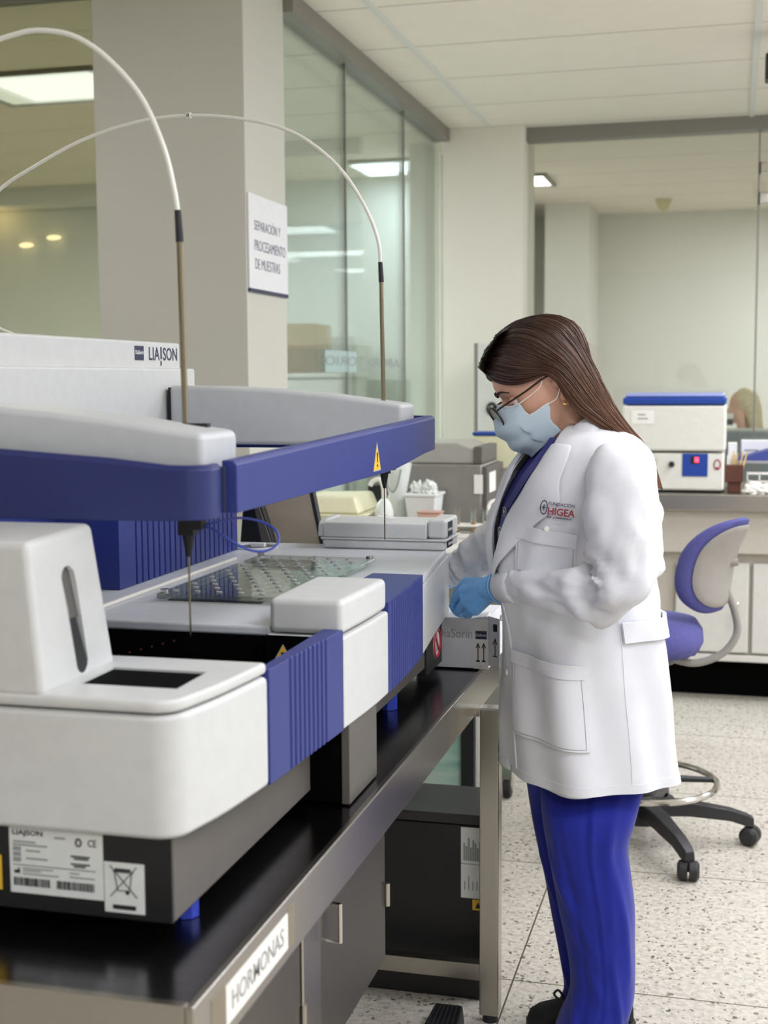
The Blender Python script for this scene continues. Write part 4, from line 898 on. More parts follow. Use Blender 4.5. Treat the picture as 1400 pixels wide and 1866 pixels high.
# ------------------------------------------------------------------ lab chair
ch = empty('lab_chair', (-.26, 4.27, 0), 'violet laboratory chair with a chrome foot ring behind the person', 'chair')
C0 = V((-.262, 4.265, 0))
MB().tube([C0 + V((0, 0, .07)), C0 + V((0, 0, .13)), C0 + V((0, 0, .16))], [.06, .055, .035], 24).build('hub', 'chair_black', ch)
MB().tube([C0 + V((0, 0, .12)), C0 + V((0, 0, .40))], .025, 20).build('gas_column', 'chair_black', ch); MB().tube([C0 + V((0, 0, .38)), C0 + V((0, 0, .605))], .015, 16).build('piston', 'chrome', ch)
a0 = math.atan2(3.95 - C0.y, -.1 - C0.x)
for k in range(5):
    a = a0 + k * 2 * math.pi / 5; d = V((math.cos(a), math.sin(a), 0)); s = V((-d.y, d.x, 0)); rr = []
    for t, w, z, h in ((.03, .034, .125, .03), (.15, .030, .122, .026), (.28, .024, .104, .022), (.335, .022, .086, .022), (.355, .018, .078, .018)):
        c = C0 + d * t + V((0, 0, z)); rr.append([c - s * w + V((0, 0, -h)), c + s * w + V((0, 0, -h)), c + s * w * .8 + V((0, 0, h * .7)), c - s * w * .8 + V((0, 0, h * .7))])
    b = MB(); b.loft(rr); lg = b.build('leg', 'chair_black', ch, bevel=.005)
    q = C0 + d * .345; w_ = V((math.cos(a + 1.1), math.sin(a + 1.1), 0))
    cs = MB(); 
    for sg_ in (-1, 1): cs.tube([q + w_ * (.003 * sg_) + V((0, 0, .031)), q + w_ * (.026 * sg_) + V((0, 0, .031)), q + w_ * (.033 * sg_) + V((0, 0, .031))], [.031, .030, .020], 24)
    cs.tube([q + V((0, 0, .028)), q + V((0, 0, .075))], .010, 10); cs.build('caster', 'chair_black', lg, bevel=.002)
b = MB(); b.torus(C0 + V((0, 0, .205)), X, Y_, .235, .235, .0105, 60, 10); rg = b.build('foot_ring', 'chrome', ch)
for k in range(3):
    a = .25 + k * 2 * math.pi / 3; d = V((math.cos(a), math.sin(a), 0)); MB().tube([C0 + d * .02 + V((0, 0, .215)), C0 + d * .235 + V((0, 0, .205))], [.014, .009], 12).build('ring_spoke', 'chair_black', rg)
b = MB(); rr = []
for z, s in ((.635, .80), (.642, .93), (.67, 1.0), (.705, .985), (.732, .90), (.742, .6), (.744, .2)):
    rr.append([C0 + V((.0 + .215 * s * math.copysign(abs(math.cos(t)) ** .8, math.cos(t)) - .03, .215 * s * math.copysign(abs(math.sin(t)) ** .8, math.sin(t)), z + (.004 * math.sin(24 * t) if z < .65 else 0))) for t in [2 * math.pi * i / 72 for i in range(72)]])
b.loft(rr); b.build('seat', 'chair_fabric', ch, smooth=60)
MB().tube([C0 + V((-.03, 0, .60)), C0 + V((-.03, 0, .636))], [.13, .17], 32).build('seat_plate', 'chair_black', ch)
br = smoothpath([tuple(at(x, y, Y)) for x, y, Y in ((1190, 1186, 4.27), (1225, 1200, 4.27), (1270, 1208, 4.28), (1318, 1190, 4.29), (1343, 1155, 4.30), (1340, 1115, 4.30), (1326, 1075, 4.30), (1322, 1040, 4.30), (1330, 1026, 4.30))], 40)
MB().tube(br, .0125, 12).build('back_bracket', 'chair_grey', ch); kb = at(1330, 1026, 4.285); MB().tube([kb + V((-.02, 0, 0)), kb + V((.026, 0, .004))], [.016, .012], 14).build('adjuster_knob', 'chair_grey', ch)
# back pad: a shell curved round the sitter, seen from its back
bc = at(1317, 1030, 4.26); fw = V((-.86, .50, .0)).normalized(); sd = V((fw.y, -fw.x, 0)); up = V((.20, 0, .98)).normalized()
def backpt(u, v, th):
    wdt, hgt = .135, .155
    p = bc + sd * (wdt * u) + up * (hgt * v) + fw * (.055 * u * u - .045 * v * v * (1 if v > 0 else .5) + th)
    return p
def pad(th0, th1, sc, name, m):
    b = MB(); rings = []; N_ = 48
    prof = [(th0, .0), (th0, .55), (th0, .86), (th0 + (th1 - th0) * .15, .96), (th0 + (th1 - th0) * .5, 1.0), (th0 + (th1 - th0) * .85, .96), (th1, .86), (th1, .5), (th1, .0)]
    for th, s in prof:
        s = max(s, .01) * sc
        rings.append([backpt(s * math.copysign(abs(math.cos(t)) ** .75, math.cos(t)), s * math.copysign(abs(math.sin(t)) ** .75, math.sin(t)), th) for t in [2 * math.pi * i / N_ for i in range(N_)]])
    b.loft(rings); return b.build(name, m, ch, smooth=60)
pad(-.005, .042, 1, 'back_pad', 'chair_fabric'); pad(-.018, -.003, .86, 'back_shell', 'chair_grey')
# ------------------------------------------------------------------ the standing person
PN = empty('person', (-.30, 2.90, 0), 'person in a white lab coat, face mask and blue gloves, standing bent over the analyser', 'person')
PY = 2.93
A_ = math.radians(22); f_ = V((-math.cos(A_), -math.sin(A_), 0)); l_ = V((math.sin(A_), -math.cos(A_), 0))
# ---- coat: rings of (photo row, left, right, half width across the shoulders)
ROWS = [(772, 1022, 1104, .070), (783, 1000, 1132, .110), (797, 980, 1160, .150), (822, 958, 1180, .178), (860, 934, 1190, .190), (910, 914, 1194, .190), (970, 903, 1195, .185), (1040, 904, 1196, .180), (1105, 915, 1199, .178), (1160, 920, 1206, .183), (1220, 922, 1212, .192), (1290, 923, 1219, .203), (1350, 924, 1224, .210), (1398, 926, 1226, .214)]
RINGS = []
for py, xl, xr_, b in ROWS:
    pl_, pr_ = at(xl, py, PY), at(xr_, py, PY); hw = (pr_.x - pl_.x) / 2; s = math.sin(A_) * b
    a = math.sqrt(max(hw * hw - s * s, .0016)) / math.cos(A_)
    RINGS.append(((pl_.z + pr_.z) / 2, (pl_.x + pr_.x) / 2, a, b))
def ringat(z):
    if z >= RINGS[0][0]: return RINGS[0][1:]
    for i in range(len(RINGS) - 1):
        z0, z1 = RINGS[i][0], RINGS[i + 1][0]
        if z >= z1:
            u = (z0 - z) / (z0 - z1); P_ = [RINGS[max(i - 1, 0)], RINGS[i], RINGS[i + 1], RINGS[min(i + 2, len(RINGS) - 1)]]
            return tuple(.5 * (2 * P_[1][k] + (P_[2][k] - P_[0][k]) * u + (2 * P_[0][k] - 5 * P_[1][k] + 4 * P_[2][k] - P_[3][k]) * u * u + (3 * P_[1][k] - P_[0][k] - 3 * P_[2][k] + P_[3][k]) * u ** 3) for k in (1, 2, 3))
    return RINGS[-1][1:]
ZT, ZH = RINGS[0][0], RINGS[-1][0]
def folds(th, z):
    lo = sstep(1.05, .72, z); d = .010 * lo * (math.sin(5 * th + 1.7 * math.sin(2.2 * z) + .6) + .6 * math.sin(9 * th + 2.1 + 3 * z))
    p = V((math.cos(th) * 2.0, math.sin(th) * 2.0, z * 5)); d += .013 * noise.noise(p) * sstep(1.42, 1.33, z)
    d += .010 * noise.noise(V((math.cos(th) * 3.4 + z * 6, math.sin(th) * 3.4 - z * 4, 3))) * sstep(1.4, 1.3, z) * sstep(.75, .95, z)
    d -= .012 * math.exp(-((z - 1.07) / .035) ** 2) * max(0, math.cos(th - math.pi)) * .6           # belt line at the back
    return d
def coat(th, z, off=0, fold=True):
    cx, a, b = ringat(z); c, s = math.cos(th), math.sin(th); n = 2 / 2.3
    c, s = math.copysign(abs(c) ** n, c), math.copysign(abs(s) ** n, s)
    p = V((cx, PY, z)) + f_ * (a * c) + l_ * (b * s)
    nn = (f_ * (c / a) + l_ * (s / b)).normalized()
    return p + nn * (off + (folds(th, z) if fold else 0))
def theta(px, py):
    z = at(px, py, PY - .15).z; best = None
    for k in range(0, 150):
        th = k * .02; p = coat(th, z, 0, False); d = p - EYE; u = 700 + F_PX * d.dot(R_) / -d.dot(B_)
        if best is None or abs(u - px) < best[0]: best = (abs(u - px), th)
    return best[1]
VO = [(at(x, y, PY - .15).z, theta(x, y)) for x, y in ((1024, 790), (1010, 815), (986, 850), (950, 908), (928, 945), (913, 1000))]
VO = VO[:1] + VO[1:-1] + [(VO[-1][0], max(.10, VO[-1][1])), (1.02, .03), (.9, .0)]
def vopen(z):
    if z >= VO[0][0]: return VO[0][1]
    for (z0, w0), (z1, w1) in zip(VO, VO[1:]):
        if z >= z1: return w1 + (w0 - w1) * (z - z1) / (z0 - z1)
    return 0
def vfar(z): return min(.08, vopen(z)) + .35 * sstep(1.28, 1.40, z)
NZ, NT = 90, 120
def hem(th): return ZH + .012 * max(0, -math.cos(th)) + .004 * math.sin(5 * th)
b = MB(); rows = []
for i in range(NZ + 1):
    row = []
    for j in range(NT + 1):
        t = i / NZ
        z = ZT + (ZH - ZT) * t; w = max(vopen(z), .006); wf = max(vfar(z), .006); th = w + (2 * math.pi - w - wf) * j / NT
        z = z + (hem(th) - ZH) * t * t
        row.append(b.bm.verts.new(coat(th, z)))
    rows.append(row)
for r0, r1 in zip(rows, rows[1:]):
    for j in range(NT): b.bm.faces.new((r0[j], r0[j + 1], r1[j + 1], r1[j]))
CO = b.build('lab_coat', 'coat_cloth', PN, smooth=180, solid=.003)

def sleeve(ctrl, name, wr, seed, n=70, m=40):
    P_ = smoothpath(ctrl, n); b = MB(); rings = []; pts = [V(p[:3]) for p in P_]
    t0 = (pts[1] - pts[0]).normalized(); a = t0.cross(V((0, 1, 0))).normalized()
    for i, p in enumerate(pts):
        t = (pts[min(i + 1, n - 1)] - pts[max(i - 1, 0)]).normalized(); a = (a - t * a.dot(t)).normalized(); c = t.cross(a); rg = []; u = i / (n - 1)
        for j in range(m):
            th = 2 * math.pi * j / m; d = a * math.cos(th) + c * math.sin(th); q = p + d * P_[i][3]
            k = noise.noise(V((math.cos(th) * 1.3 + seed, math.sin(th) * 1.3, u * 9))) + .6 * noise.noise(V((math.cos(th) * 2.6, math.sin(th) * 2.6 + seed, u * 22)))
            ring = math.sin(u * 46 + 3 * math.sin(th + seed)) * .35 * wr(u)
            rg.append(q + d * (.012 * wr(u) * (k + ring + .5 * noise.noise(V((math.cos(th) * 4, math.sin(th) * 4 + seed, u * 34))))))
        rings.append(rg)
    b.loft(rings, cap=False); return b.build(name, 'coat_cloth', CO, smooth=180, solid=.003)
def A4(x, y, Y, r): p = at(x, y, Y); return (p.x, p.y, p.z, r)
NS = [A4(1102, 838, 2.80, .034), A4(1122, 860, 2.75, .060), A4(1134, 912, 2.705, .074), A4(1139, 970, 2.675, .074), A4(1136, 1030, 2.655, .068), A4(1120, 1076, 2.655, .055), A4(1072, 1082, 2.675, .048), A4(1015, 1074, 2.715, .0415), A4(968, 1068, 2.77, .039), A4(946, 1067, 2.80, .0345), A4(918, 1067, 2.84, .033)]
sleeve(NS, 'sleeve', lambda u: (.5 + .9 * math.exp(-((u - .52) / .2) ** 2)) * sstep(.98, .86, u) * sstep(.0, .08, u), 3)
FS = [A4(1015, 842, 3.06, .05), A4(985, 880, 3.09, .058), A4(950, 930, 3.11, .058), A4(915, 980, 3.12, .057), A4(880, 1008, 3.125, .05), A4(848, 1030, 3.13, .043), A4(832, 1040, 3.135, .034), A4(812, 1048, 3.135, .031)]
sleeve(FS, 'sleeve', lambda u: 1.0 * sstep(.98, .8, u) * sstep(.0, .08, u), 9)
cuffp = [V(p[:3]) for p in (NS[-2], NS[-1])]; cd = (cuffp[1] - cuffp[0]).normalized()
MB().tube([cuffp[0] - cd * .002, cuffp[0] + cd * .012, cuffp[1]], [.0375, .0365, .0355], 28, cap=False).build('cuff', 'coat_cloth', CO, solid=.004)

def coatpatch(name, th0, th1, z0, z1, off, thick, m='coat_cloth', tilt=0, nx=16, ny=16, parent=CO, round_=.0):
    """a cloth piece lying on the coat, thickness thick"""
    b = MB()
    def row(o): return [[coat(th0 + (th1 - th0) * j / nx, z0 + (z1 - z0) * i / ny + tilt * (j / nx - .5), o) for j in range(nx + 1)] for i in range(ny + 1)]
    lo, hi = row(off), row(off + thick)
    vl = [[b.bm.verts.new(p) for p in r] for r in lo]; vh = [[b.bm.verts.new(p) for p in r] for r in hi]
    for i in range(ny):
        for j in range(nx):
            b.bm.faces.new((vh[i][j], vh[i][j + 1], vh[i + 1][j + 1], vh[i + 1][j])); b.bm.faces.new((vl[i][j], vl[i + 1][j], vl[i + 1][j + 1], vl[i][j + 1]))
    ed = [(0, j) for j in range(nx + 1)] + [(i, nx) for i in range(1, ny + 1)] + [(ny, j) for j in range(nx - 1, -1, -1)] + [(i, 0) for i in range(ny - 1, 0, -1)]
    for (a, c), (d, e) in zip(ed, ed[1:] + ed[:1]): b.bm.faces.new((vl[a][c], vl[d][e], vh[d][e], vh[a][c]))
    return b.build(name, m, parent, smooth=40)
def zat(px, py):
    th = theta(px, py); p = coat(th, 1.0, 0, False); return at(px, py, p.y).z
coatpatch('hip_pocket', theta(940, 1270), theta(1070, 1270), zat(1005, 1352), zat(1005, 1205), .004, .006, tilt=-.012)
coatpatch('pocket_hem', theta(940, 1270), theta(1070, 1270), zat(1005, 1226), zat(1005, 1202), .0098, .003, tilt=-.012)
coatpatch('chest_pocket', theta(944, 1000), theta(1052, 1000), zat(1000, 1052), zat(1000, 968), .004, .006, tilt=-.018)
coatpatch('pocket_flap', theta(944, 980), theta(1050, 980), zat(1000, 990), zat(1000, 964), .0098, .0035, tilt=-.018)
def stitch(th0, th1, z0, z1, tilt, off):
    """row of stitching inside the edge of a pocket"""
    b = MB(); n = 24; a, c = (th1 - th0) * .04, (z1 - z0) * .03
    P_ = [(th0 + a, z1 - tilt / 2)] + [(th0 + a, z1 - c + (z0 + 2 * c - z1) * i / n - tilt / 2) for i in range(n + 1)] + [(th0 + a + (th1 - th0 - 2 * a) * i / n, z0 + c + tilt * (i / n - .5)) for i in range(1, n + 1)] + [(th1 - a, z0 + c + (z1 - z0 - c) * i / n + tilt / 2) for i in range(1, n + 1)]
    b.tube([coat(t, z, off) for t, z in P_], .0009, 6); return b.build('stitching', 'ink_grey', CO)
stitch(theta(940, 1270), theta(1070, 1270), zat(1005, 1352), zat(1005, 1205), -.012, .0101)
stitch(theta(944, 1000), theta(1052, 1000), zat(1000, 1052), zat(1000, 968), -.018, .0101)
coatpatch('hem_band', .05, 2 * math.pi - .05, ZH + .002, ZH + .022, .0012, .002, nx=90, ny=3)
coatpatch('placket', .012, .20, ZH + .02, 1.04, .002, .004, nx=6, ny=40)
coatpatch('side_seam', theta(1139, 1250), theta(1139, 1250) + .02, ZH + .02, 1.02, .0006, .0022, nx=2, ny=40)
coatpatch('half_belt', theta(1128, 1145), 4.3, zat(1160, 1150) - .020, zat(1160, 1150) + .022, .007, .007, nx=40, ny=4)
for z in (.98, .86): 
    p = coat(.10, z, .007); n_ = f_
    MB().tube([p, p + n_ * .004], [.007, .006], 16).build('button', 'paper', CO)
p = coat(theta(1000, 962), zat(1000, 962), .0105); MB().tube([p, p + l_ * .003], [.0065, .0055], 16).build('button', 'paper', CO)

# ---- lapels and collar
def lapel(sg):
    b = MB(); n = 30; R0, R1, R2 = [], [], []
    for i in range(n + 1):
        t = i / n; z = 1.045 + (1.365 - 1.045) * t; w = vopen(z) if sg > 0 else vfar(z)
        wid = (.56 if sg > 0 else .4) * sstep(0, .55, t) * (1 - .25 * sstep(.6, 1, t)) * (1 + .25 * math.exp(-((t - .6) / .10) ** 2)) + .02
        R0.append(coat(sg * (w - .04), z, .004)); R1.append(coat(sg * (w + wid * .45), z, .017 + .003 * math.sin(9 * t))); R2.append(coat(sg * (w + wid), z, .009))
    vs = [[b.bm.verts.new(p) for p in r] for r in (R0, R1, R2)]
    for r0, r1 in zip(vs, vs[1:]):
        for i in range(n): b.bm.faces.new((r0[i], r0[i + 1], r1[i + 1], r1[i]))
    return b.build('lapel', 'coat_cloth', CO, smooth=180, solid=.003, sub=1)
lapel(1); lapel(-1)
HC = at(1003, 705, 2.925)         # middle of the head at ear level
nb = at(1058, 790, 2.93)          # middle of the neck base
def collar():
    b = MB(); inn, mid, out = [], [], []
    ins = [(1012, 838, 2.84), (1022, 812, 2.835), (1040, 782, 2.85), (1066, 762, 2.875), (1088, 757, 2.93), (1066, 756, 2.985), (1040, 775, 3.01), (1020, 800, 3.02), (1008, 826, 3.01)]
    ous = [(1020, 862, 2.80), (1044, 836, 2.79), (1068, 806, 2.80), (1094, 784, 2.84), (1110, 780, 2.93), (1094, 780, 3.02), (1068, 800, 3.06), (1044, 826, 3.07), (1020, 852, 3.05)]
    I = smoothpath([tuple(at(*q)) for q in ins], 40); O_ = smoothpath([tuple(at(*q)) for q in ous], 40)
    rows = [I, [tuple((V(p) * .55 + V(q) * .45) + V((0, 0, .010))) for p, q in zip(I, O_)], O_]
    vs = [[b.bm.verts.new(p) for p in r] for r in rows]
    for r0, r1 in zip(vs, vs[1:]):
        for i in range(39): b.bm.faces.new((r0[i], r0[i + 1], r1[i + 1], r1[i]))
    return b.build('collar', 'coat_cloth', CO, smooth=180, solid=.004, sub=1)
collar()
# ---- embroidered badge on the chest
def onchest(px, py, off): 
    th = theta(px, py); return coat(th, zat(px, py), off)
bo = onchest(1002, 934, .012); bx_ = (onchest(1046, 940, .012) - bo).normalized(); by_ = (Z - bx_ * Z.dot(bx_)).normalized()
tx = text('FUNDACIÓN', bo + by_ * .018, bx_, by_, .054, .0085, 'ink_navy', CO, 'embroidery', bold=.01)
tx = text('HIGEA', bo - by_ * .002, bx_, by_, .056, .0155, 'ink_red', CO, 'embroidery', bold=.02)
tx = text('RIF. J-30000000-0', bo - by_ * .010, bx_, by_, .050, .0055, 'ink', CO, 'embroidery', bold=.02)
c = bo - bx_ * .009 + by_ * .012
b = MB(); b.torus(c, bx_, by_, .007, .014, .0012, 24, 6); b.tube([c - by_ * .006, c + by_ * .006], .0012, 6); b.tube([c - bx_ * .004, c + bx_ * .004], .0012, 6); b.build('embroidered_crest', 'ink_navy', CO)

# ---- scrub top under the coat
b = MB(); rr = []
for i in range(40):
    z = 1.388 - (1.388 - .80) * i / 39; cx, a, bb = ringat(z); s = .90 + .068 * sstep(1.10, 1.24, z)
    rr.append([V((cx, PY, z - .02 * max(0, math.cos(t)) ** 2 * sstep(1.22, 1.375, z))) + f_ * (a * s * math.cos(t)) + l_ * (bb * s * math.sin(t)) for t in [2 * math.pi * j / 60 for j in range(60)]])
b.loft(rr); ST = b.build('scrub_top', 'scrub_dark', PN, smooth=60)
# lanyard with round badges
def scrubpt(th, z, off):
    cx, a, bb = ringat(z); q_ = .90 + .068 * sstep(1.10, 1.24, z); return V((cx, PY, z)) + f_ * ((a * q_ + off) * math.cos(th)) + l_ * ((bb * q_ + off) * math.sin(th))
b = MB(); rr = []
for i in range(30):
    t = i / 29; z = 1.375 - (1.375 - 1.12) * t; th = vopen(z) * (.86 - .30 * t) - .02; w = .085 - .02 * t
    rr.append([scrubpt(th - w, z, .006), scrubpt(th + w, z, .006), scrubpt(th + w, z, .0085), scrubpt(th - w, z, .0085)])
b.loft(rr); LY = b.build('lanyard', mat('lanyard_blue', (38, 40, 118), .5), ST, smooth=60)
for z, r0 in ((1.215, .010), (1.165, .015)):
    t = (1.375 - z) / .255; th = vopen(z) * (.86 - .30 * t) - .02; p = scrubpt(th, z, .010); n_ = f_ * math.cos(th) + l_ * math.sin(th)
    MB().tube([p, p + n_ * .0015], [r0, r0], 24).build('badge_disc', 'ink_grey', LY); bb_ = MB(); bb_.torus(p + n_ * .0016, n_.cross(Z), Z, r0 * .7, r0 * .7, .0012, 20, 6); bb_.build('badge_ring', 'ink_navy', LY)

# ---- trousers
CREASE = [(-1.55, .02, -1.50, .45, -.05, .05), (-1.50, .45, -1.42, 1.0, -.05, .05), (-1.9, .05, -2.3, .5, .05, .22), (-2.6, .35, -1.55, .60, .07, .13), (-2.2, .52, -1.5, .70, .06, .12), (-1.0, .30, -.55, .62, .07, .16), (-1.2, .60, -.7, .92, .08, .12), (-2.5, .70, -1.7, .95, .08, .12), (-2.8, .88, -1.6, .84, .09, .08), (-2.4, .97, -1.2, .90, .09, .08), (-1.5, .96, -.4, .84, .09, .09), (-2.1, .15, -1.9, .85, -.045, .10), (-.9, .05, -1.1, .5, .05, .14)]
def leg(rows, Y, name, seed, depth=1.05):
    P_ = smoothpath([(py, xl, xr_) for py, xl, xr_ in rows], 110); b = MB(); rr = []
    for i, (py, xl, xr_) in enumerate(P_):
        Yr = Y + (2.91 - Y) * sstep(1480, 1380, py); p0, p1 = at(xl, py, Yr), at(xr_, py, Yr); dz = .78 + (depth - .78) * sstep(1400, 1520, py); c = (p0 + p1) / 2; hw = (p1 - p0).length / 2; ring = []; u = i / 109
        for j in range(110):
            t = 2 * math.pi * j / 110; k = 1 + .06 * noise.noise(V((math.cos(t) * 1.2 + seed, math.sin(t) * 1.2, u * 4))) + .025 * math.sin(3 * t + u * 5 + seed) + .03 * sstep(.75, 1, u) * noise.noise(V((math.cos(t) * 3, math.sin(t) * 3 + seed, u * 30)))
            k += .03 * math.exp(-((math.atan2(math.sin(t + 1.42), math.cos(t + 1.42))) / .045) ** 2)      # raised side seam
            for (ta, ua, tb_, ub, am, wd) in CREASE:
                tt = math.atan2(math.sin(t + 1.5), math.cos(t + 1.5)) - 1.5; px_, py_ = tt - ta, (u - ua) * 5; dx_, dy_ = tb_ - ta, (ub - ua) * 5; q_ = max(0, min(1, (px_ * dx_ + py_ * dy_) / (dx_ * dx_ + dy_ * dy_)))
                dd = (px_ - dx_ * q_) ** 2 + (py_ - dy_ * q_) ** 2; k += am * math.exp(-dd / (wd * wd)) * (.35 + .65 * math.sin(math.pi * (.12 + .76 * q_)))
            ring.append(c + V((hw * k * math.copysign(abs(math.cos(t)) ** .9, math.cos(t)), hw * dz * k * math.copysign(abs(math.sin(t)) ** .9, math.sin(t)), 0)))
        rr.append(ring)
    b.loft(rr); return b
NY, FY = 2.83, 2.99
nl = [(1330, 975, 1205), (1390, 980, 1190), (1440, 984, 1168), (1490, 990, 1157), (1540, 1000, 1147), (1600, 1012, 1153), (1660, 1024, 1158), (1720, 1036, 1157), (1780, 1042, 1157), (1820, 1036, 1156), (1846, 1024, 1150), (1878, 1012, 1140), (1898, 1010, 1138)]
fl = [(1330, 950, 1130), (1390, 955, 1125), (1450, 962, 1118), (1520, 974, 1108), (1590, 990, 1105), (1650, 1003, 1108), (1710, 1016, 1110), (1760, 1024, 1112), (1800, 1028, 1112), (1830, 1018, 1112), (1850, 1014, 1108)]
TR = leg(nl, NY, 'trousers', 1).build('trouser_leg', 'scrub', PN, smooth=180); leg(fl, FY, 'trousers', 6, .8).build('trouser_leg', 'scrub', PN, smooth=180)

# ---- shoes
def shoe(heel, tip, zb):
    """rounded trainer from heel to tip on the floor"""
    heel, tip = V(heel), V(tip); d = (tip - heel); L_ = d.length; d.normalize(); s = V((-d.y, d.x, 0)); b = MB(); rr = []
    for t, w, h in ((0, .012, .045), (.02, .026, .068), (.10, .034, .085), (.3, .036, .086), (.5, .040, .072), (.7, .046, .058), (.86, .044, .050), (.96, .030, .040), (1, .010, .026)):
        c = heel + d * (L_ * t); rr.append([c + s * (w * math.copysign(abs(math.cos(a)) ** .7, math.cos(a))) + Z * (zb + .014 + h / 2 - .006 + (h / 2) * math.sin(a)) for a in [2 * math.pi * k / 24 for k in range(24)]])
    b.loft(rr); o = b.build('shoe', 'shoe', PN, smooth=70)
    b = MB(); lo = []
    for t, w in ((-.02, .016), (.06, .034), (.3, .038), (.6, .046), (.86, .048), (1.0, .026)): lo.append((t, w))
    pl_ = [heel + d * (L_ * t) + s * w for t, w in lo] + [heel + d * (L_ * t) - s * w for t, w in lo[::-1]]
    b.loft([[V((p.x, p.y, .002)) for p in pl_], [V((p.x, p.y, .022)) for p in pl_]]); b.build('sole', 'ink', o, bevel=.003)
    return o, d, s
fd = V((-.95, -.31, 0)).normalized()
t1 = at(962, 1868, 2.925); tip = V((t1.x, 2.925, 0)); so, d, s = shoe(tip - fd * .245, tip, 0)
lp = tip - fd * .085 + Z * .075
MB().tube(smoothpath([tuple(lp), tuple(lp + V((-.012, -.01, .022))), tuple(lp + V((-.022, -.012, .012))), tuple(lp + V((-.005, -.014, -.002)))], 14), .0028, 8).build('lace', 'ink', so)
MB().tube(smoothpath([tuple(lp), tuple(lp + V((.03, -.012, .004))), tuple(lp + V((.05, -.016, -.002)))], 12), .0028, 8).build('lace', 'ink', so)
hl = at(1147, 1870, 2.80); heel = V((hl.x + .004, 2.80, 0)); so2, d, s = shoe(heel, heel + fd * .245, 0)
MB().hexa([heel + V((-.012, -.030, .03)), heel + V((.006, -.018, .03)), heel + V((.006, -.010, .03)), heel + V((-.010, -.026, .03)), heel + V((-.006, -.030, .105)), heel + V((.010, -.018, .108)), heel + V((.010, -.006, .108)), heel + V((-.004, -.022, .105))]).build('heel_tab', 'pink', so2, bevel=.002)

# ---- body: head, neck, trunk, limbs as one surface
yaw, pit = math.radians(14), math.radians(27)
Lh = V((math.sin(yaw), -math.cos(yaw), 0)); F0 = V((-math.cos(yaw), -math.sin(yaw), 0))
Fh = (F0 * math.cos(pit) - Z * math.sin(pit)).normalized(); Uh = (Z * math.cos(pit) + F0 * math.sin(pit)).normalized()
HS = 1.08
def H(f, l, u): return HC + (Fh * f + Lh * l + Uh * u) * HS
SL = [(-.112, .080, .052, .008), (-.105, .090, .040, .022), (-.095, .097, .015, .034), (-.08, .100, -.012, .044), (-.06, .103, -.035, .053), (-.04, .103, -.058, .059), (-.02, .103, -.070, .064), (0, .099, -.080, .068), (.02, .096, -.089, .071), (.035, .102, -.094, .0735), (.05, .1035, -.097, .075), (.07, .099, -.098, .075), (.09, .087, -.092, .071), (.11, .066, -.075, .058), (.125, .042, -.052, .042), (.135, .012, -.022, .018)]
def headslice(u):
    S = SL
    if u <= S[0][0]: return S[0][1:]
    for a, b_ in zip(S, S[1:]):
        if u <= b_[0]:
            t = (u - a[0]) / (b_[0] - a[0]); return tuple(a[k] + (b_[k] - a[k]) * t for k in (1, 2, 3))
    return S[-1][1:]
def headpt(ph, u, off=0):
    fr, bk, w = headslice(u); mid = (fr + bk) / 2 * .6 + .0; c, s = math.cos(ph), math.sin(ph)
    fx = mid + (fr - mid) * c if c > 0 else mid + (mid - bk) * c
    ex = .86 if c > 0 else .95
    lx = w * math.copysign(abs(s) ** ex, s)
    if c > 0:
        g = math.exp(-(lx / .0115) ** 2)
        nose = .027 * sstep(.032, -.018, u) * sstep(-.036, -.022, u)
        fx += nose * g
        for sg in (-1, 1): fx -= .010 * math.exp(-((lx - sg * .032) / .014) ** 2 - ((u - .008) / .012) ** 2)
        fx += .003 * math.exp(-((lx) / .03) ** 2 - ((u + .052) / .008) ** 2)
        fx += .003 * math.exp(-((abs(lx) - .03) / .02) ** 2 - ((u - .034) / .009) ** 2)
    p = V((fx, lx, u)); n = V((c / max(.02, fr - mid), s / max(.02, w), 0)); n = n.normalized() if n.length > 0 else V((0, 0, 1))
    n = (n + V((0, 0, .9 * sstep(.06, .135, u) - .6 * sstep(-.07, -.112, u)))).normalized()
    p += n * off
    return H(*p)
def headmesh(b, off=0, n=72, m=64):
    us = [-.112 + (.135 + .112) * i / m for i in range(m + 1)]
    b.loft([[headpt(2 * math.pi * j / n, u, off) for j in range(n)] for u in us])
b = MB(); headmesh(b)
b.chain([(H(-.015, 0, -.03), .052), (HC * .5 + nb * .5 + V((.004, 0, -.012)), .050), (nb + V((.0, 0, -.03)), .056)], 3)
cz = lambda px, py, Y=PY: at(px, py, Y)
b.chain([(nb + V((0, 0, -.04)), .06), (cz(1055, 880), .095), (cz(1055, 990), .09), (cz(1060, 1090), .085), (cz(1075, 1250), .10), (cz(1072, 1330), .095)], 2, .6)
b.chain([(nb + V((.01, 0, -.05)), .05), (V(NS[1][:3]) + V((0, .02, 0)), .045), (V(NS[3][:3]), .04), (V(NS[5][:3]), .036), (V(NS[8][:3]), .028), (V(NS[10][:3]), .024)], 2)
b.chain([(nb + V((.01, 0, -.05)), .05), (V(FS[1][:3]), .042), (V(FS[3][:3]), .036), (V(FS[7][:3]), .024)], 2)
b.chain([(cz(1078, 1330, 2.88), .085), (at(1078, 1540, NY), .055), (at(1095, 1700, NY), .05), (at(1096, 1850, NY), .035)], 2)
b.chain([(cz(1060, 1330, 2.97), .085), (at(1045, 1540, FY), .052), (at(1066, 1700, FY), .045), (at(1070, 1835, FY), .034)], 2)
